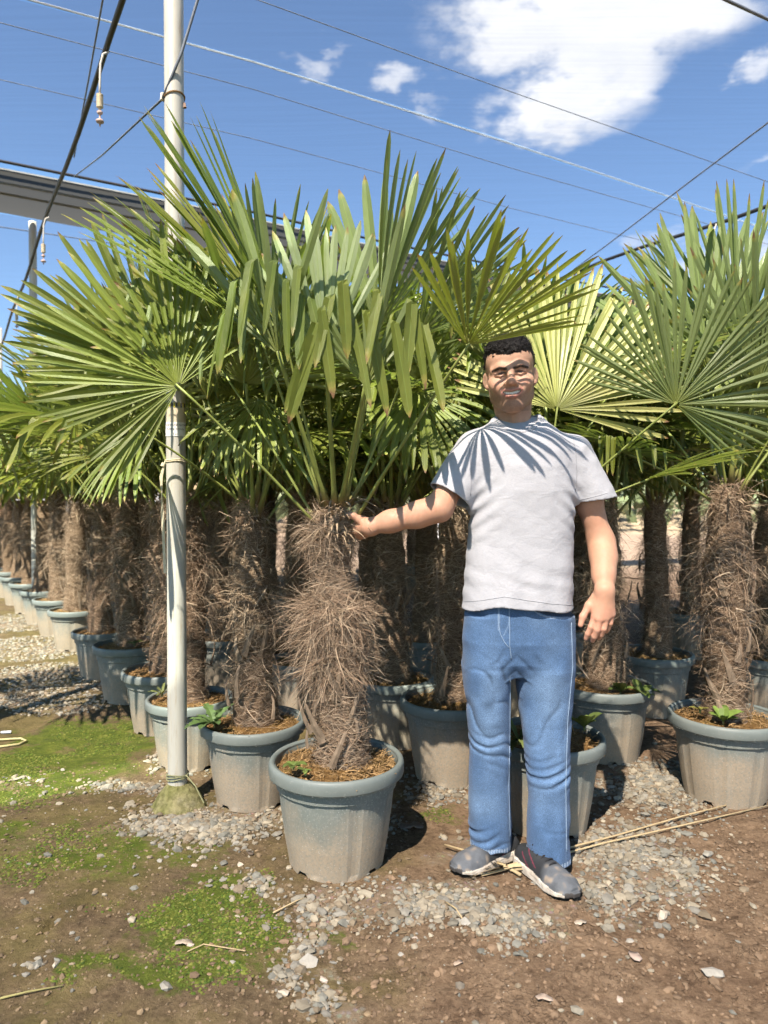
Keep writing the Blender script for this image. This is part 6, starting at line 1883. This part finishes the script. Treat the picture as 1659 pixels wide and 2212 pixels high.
# ------------------------------------------------------------------ weeds, dry stalks and litter
def leafblade(mb, base, d, up, L, wd, col, jag=0.0, bend=0.6, seed=0):
    r = np.random.default_rng(seed); base = np.array(base, float); d = np.array(d, float) / np.linalg.norm(d); up = np.array(up, float)
    n = 9; V = []; c = base.copy()
    s = np.cross(d, up); s /= np.linalg.norm(s)
    for k in range(n):
        t = k / (n - 1)
        w_ = wd * (0.12 + math.sin(min(1, t * 1.05) * math.pi) ** 0.7 * (0.55 + 0.45 * t)) * (1 + jag * (1 if k % 2 else -1)) * (1 if k < n - 1 else 0.1)
        nn = np.cross(s, d)
        V += [c - s * w_ + nn * w_ * 0.35, c, c + s * w_ + nn * w_ * 0.35]
        d = d - up * bend * 0.12 * (0.4 + t); d /= np.linalg.norm(d); c = c + d * L / (n - 1)
    F = []
    for k in range(n - 1): F += [(3 * k, 3 * k + 1, 3 * k + 4, 3 * k + 3), (3 * k + 1, 3 * k + 2, 3 * k + 5, 3 * k + 4)]
    mb.add(V, F, col)
def weed(loc, n, size, label, seed, jag=0.0, lean=(0, 0, 0), col=(0.16, 0.26, 0.055), width=0.24, up=0.7):
    r = np.random.default_rng(seed)
    o = obj('weed', None, loc=loc); tag(o, label, 'weed', 'weeds growing in the pots')
    for k in range(n):
        a = k * 2.4 + r.uniform(-.4, .4); mb = MB()
        L = size * r.uniform(0.5, 0.95)
        leafblade(mb, (0, 0, 0.002), (math.cos(a) + lean[0], math.sin(a) + lean[1], up * r.uniform(0.5, 1.3) + lean[2]), (0, 0, 1), L, L * width * r.uniform(0.8, 1.2), np.array(col) * np.array((0.85, 0.72, 0.8)) * r.uniform(0.65, 1.2), jag, r.uniform(0.5, 1.6), seed + k)
        obj('leaf', mb.build('weed leaf', WEED), o)
    mb = MB(); mb.tube([(0, 0, -0.01), (0, 0, 0.006)], 0.004, 6, (0.2, 0.24, 0.08)); obj('stem', mb.build('stem', WEED), o)
SZ = 0.335
def on_soil(u, v, y): 
    p = P(u, v, y); return (p.x, p.y, p.z)
weed(on_soil(634, 1656, 2.33), 7, 0.05, 'small round leaved weed at the left of the front pot', 1, width=0.34)
weed(on_soil(660, 1668, 2.30), 5, 0.035, 'tiny weed beside another in the front pot', 2, width=0.34)
weed(on_soil(463, 1566, 2.86), 10, 0.17, 'jagged leaved weed spilling over the rim left of the pole', 3, jag=0.28, lean=(-0.35, -0.3, 0.1), width=0.17, col=(0.13, 0.25, 0.07))
weed(on_soil(1120, 1602, 2.56), 14, 0.15, 'bushy weed hanging over a pot rim between the man\'s legs', 4, jag=0.15, lean=(0, -0.6, 0.15), width=0.13, col=(0.19, 0.28, 0.08))
weed(on_soil(1262, 1572, 2.72), 8, 0.11, 'broad leaved weed right of the man\'s knee', 5, width=0.3, up=1.2)
weed(on_soil(1340, 1496, 3.36), 8, 0.10, 'weed at the left foot of the trunk by the man\'s hand', 6, width=0.28, up=1.1)
weed(on_soil(1385, 1500, 3.36), 9, 0.11, 'weed leaning over the rim right of the trunk by the hand', 7, width=0.26, lean=(.3, -.2, 0))
weed(on_soil(1562, 1560, 2.88), 8, 0.10, 'bright upright weed before the right edge palm\'s trunk', 8, width=0.32, up=1.3, col=(0.19, 0.33, 0.06))
weed(on_soil(1512, 1535, 2.95), 6, 0.05, 'low yellowish weed at the left of the right pot', 9, width=0.3, col=(0.24, 0.27, 0.06))
weed(on_soil(290, 1392, 4.40), 7, 0.09, 'small weed in a pot left of the pole', 10, width=0.3)
weed(on_soil(350, 1500, 3.34), 9, 0.09, 'spindly weed on the rim of the pot behind the pole', 11, width=0.12, lean=(-.4, -.2, .2), col=(0.2, 0.27, 0.08))

STRAW = m_vcol('straw', 0.75, 0.2, 40, 0.2, 120)
def stalk(pts, r0, r1, label, col=(0.42, 0.32, 0.18), name='dry_stalk'):
    mb = MB(); mb.tube([tuple(p) for p in pts], np.linspace(r0, r1, len(pts)), 6, col)
    tag(obj(name, mb.build(name, STRAW, smooth=True)), label, 'stalk', 'dry palm stalks on the ground')
def gz(u, v, z): 
    g = G(u, v); return Vector((g.x, g.y, z + float(hgt(np.array([g.x]), np.array([g.y]))[0])))
stalk([gz(960, 1835, .02), gz(1040, 1862, .03), gz(1090, 1880, .022), gz(1125, 1893, .012)], 0.0035, 0.006, 'short straw coloured stalk lying across the toe of a shoe')
stalk([gz(1130, 1870, .012), gz(1235, 1837, .014), gz(1330, 1810, .012), gz(1480, 1770, .02), gz(1600, 1740, .012)], 0.004, 0.003, 'upper of two long straw stalks running from the shoes to the right')
stalk([gz(1040, 1893, .010), gz(1180, 1858, .012), gz(1300, 1828, .012), gz(1450, 1797, .014), gz(1660, 1747, .015)], 0.004, 0.003, 'lower of two long straw stalks running from the shoes to the right')
stalk([gz(0, 2160, .006), gz(60, 2148, .010), gz(135, 2133, .006)], 0.003, 0.002, 'thin greenish stalk in the lower left corner', (0.28, 0.25, 0.10))
stalk([gz(590, 1975, .008), gz(640, 1950, .012), gz(662, 1940, .01)], 0.0025, 0.0015, 'thin twig beside the front pot')
stalk([gz(530, 2060, .006), gz(440, 2045, .008), gz(405, 2058, .004)], 0.002, 0.0015, 'thin brown twig on the moss')
stalk([gz(1300, 2020, .006), gz(1330, 2040, .010), gz(1360, 2058, .006)], 0.0022, 0.0012, 'thin twig on the bare soil at right', (0.2, 0.13, 0.08))
stalk([gz(960, 1950, .006), gz(985, 1972, .016), gz(1000, 1990, .01)], 0.003, 0.002, 'short straw on the gravel before the shoes')
# dead frond under the man's feet
dead = obj('dead_frond', None, loc=gz(1090, 1885, 0.008)); tag(dead, 'shrivelled dead palm leaf between the man\'s shoes', 'dead leaf')
r = np.random.default_rng(6)
for k in range(16):
    mb = MB(); a = 3.0 + r.uniform(-0.75, 0.75) if k < 12 else r.uniform(-0.5, 0.3); L = r.uniform(0.07, 0.17); wd = r.uniform(0.003, 0.007)
    V = []; c = np.array([r.uniform(-.02, .02), r.uniform(-.01, .01), r.uniform(0.002, 0.02)]); d = np.array([math.cos(a), math.sin(a) * 0.6, r.uniform(0, 0.3)])
    for j in range(6):
        s = np.array([-d[1], d[0], 0.5]) * wd * (1 - 0.8 * (j / 5) ** 2); V += [c - s, c + s]
        c = c + d * L / 5; d = d + np.array([0, r.normal(0, .12), -0.12]); c[2] = max(c[2], 0.002)
    mb.add(V, [(2 * j, 2 * j + 1, 2 * j + 3, 2 * j + 2) for j in range(5)], np.array((0.42, 0.32, 0.18)) * r.uniform(0.6, 1.15))
    obj('segment', mb.build('dry segment', STRAW), dead)
# curled dead leaves on the soil
def dryleaf(u, v, px, label, seed, col=(0.32, 0.25, 0.18)):
    g = gz(u, v, 0.003); s = px * g.y / F_ / 2; r = np.random.default_rng(seed)
    n = 14; V = [(0, 0, 0.25 * s)]; F = []
    a0 = r.uniform(0, 6.28)
    for j in range(n):
        a = 6.283 * j / n; rr = s * (0.75 + 0.25 * math.cos(2 * (a - a0))) * r.uniform(0.75, 1.1)
        V.append((rr * math.cos(a), rr * math.sin(a) * 0.8, s * (0.12 + 0.35 * abs(math.sin(a - a0)) * r.uniform(0.3, 1))))
    for j in range(n): F.append((0, 1 + j, 1 + (j + 1) % n))
    me = mesh('dry leaf', V, F, STUB, col=np.tile(np.array(col), (len(V), 1)), smooth=True)
    sm = obj('dry_leaf', me, loc=g); tag(sm, label, 'leaf', 'dead leaves on the ground')
    md = sm.modifiers.new('thick', 'SOLIDIFY'); md.thickness = 0.0012
dryleaf(395, 2040, 40, 'pale curled dead leaf on the moss patch', 1, (0.40, 0.33, 0.25))
dryleaf(1370, 2068, 46, 'grey brown dead leaf in the lower right soil', 2, (0.34, 0.26, 0.21))
dryleaf(1255, 1995, 32, 'small pale dead leaf on soil below the gravel edge', 3, (0.42, 0.35, 0.27))
dryleaf(1175, 2165, 40, 'dead leaf at the bottom edge of the soil', 4, (0.40, 0.31, 0.24))
dryleaf(540, 1845, 24, 'dark curled leaf on gravel left of the front pot', 5, (0.10, 0.075, 0.055))
dryleaf(890, 1790, 60, 'grey dead leaf in the shadow right of the front pot', 6, (0.20, 0.16, 0.13))
dryleaf(990, 2085, 26, 'small dead leaf on soil before the gravel', 7, (0.36, 0.27, 0.2))
# thin hose loop and a white stick at the left edge
mb = MB(); pts = [gz(u, v, .008) for u, v in [(-60, 1606), (0, 1598), (45, 1596), (57, 1602), (40, 1610), (0, 1616), (-60, 1618)]]
mb.tube([tuple(p) for p in pts], 0.006, 6, (0.45, 0.40, 0.20)); tag(obj('hose', mb.build('hose', CORD, smooth=True)), 'thin yellowish hose loop at the left edge', 'hose')
mb = MB(); mb.tube([tuple(gz(2, 1583, .01)), tuple(gz(24, 1581, .01))], 0.008, 6, (0.6, 0.62, 0.66)); tag(obj('stick', mb.build('stick', CORD)), 'short white stick on the moss at the left edge', 'stick')
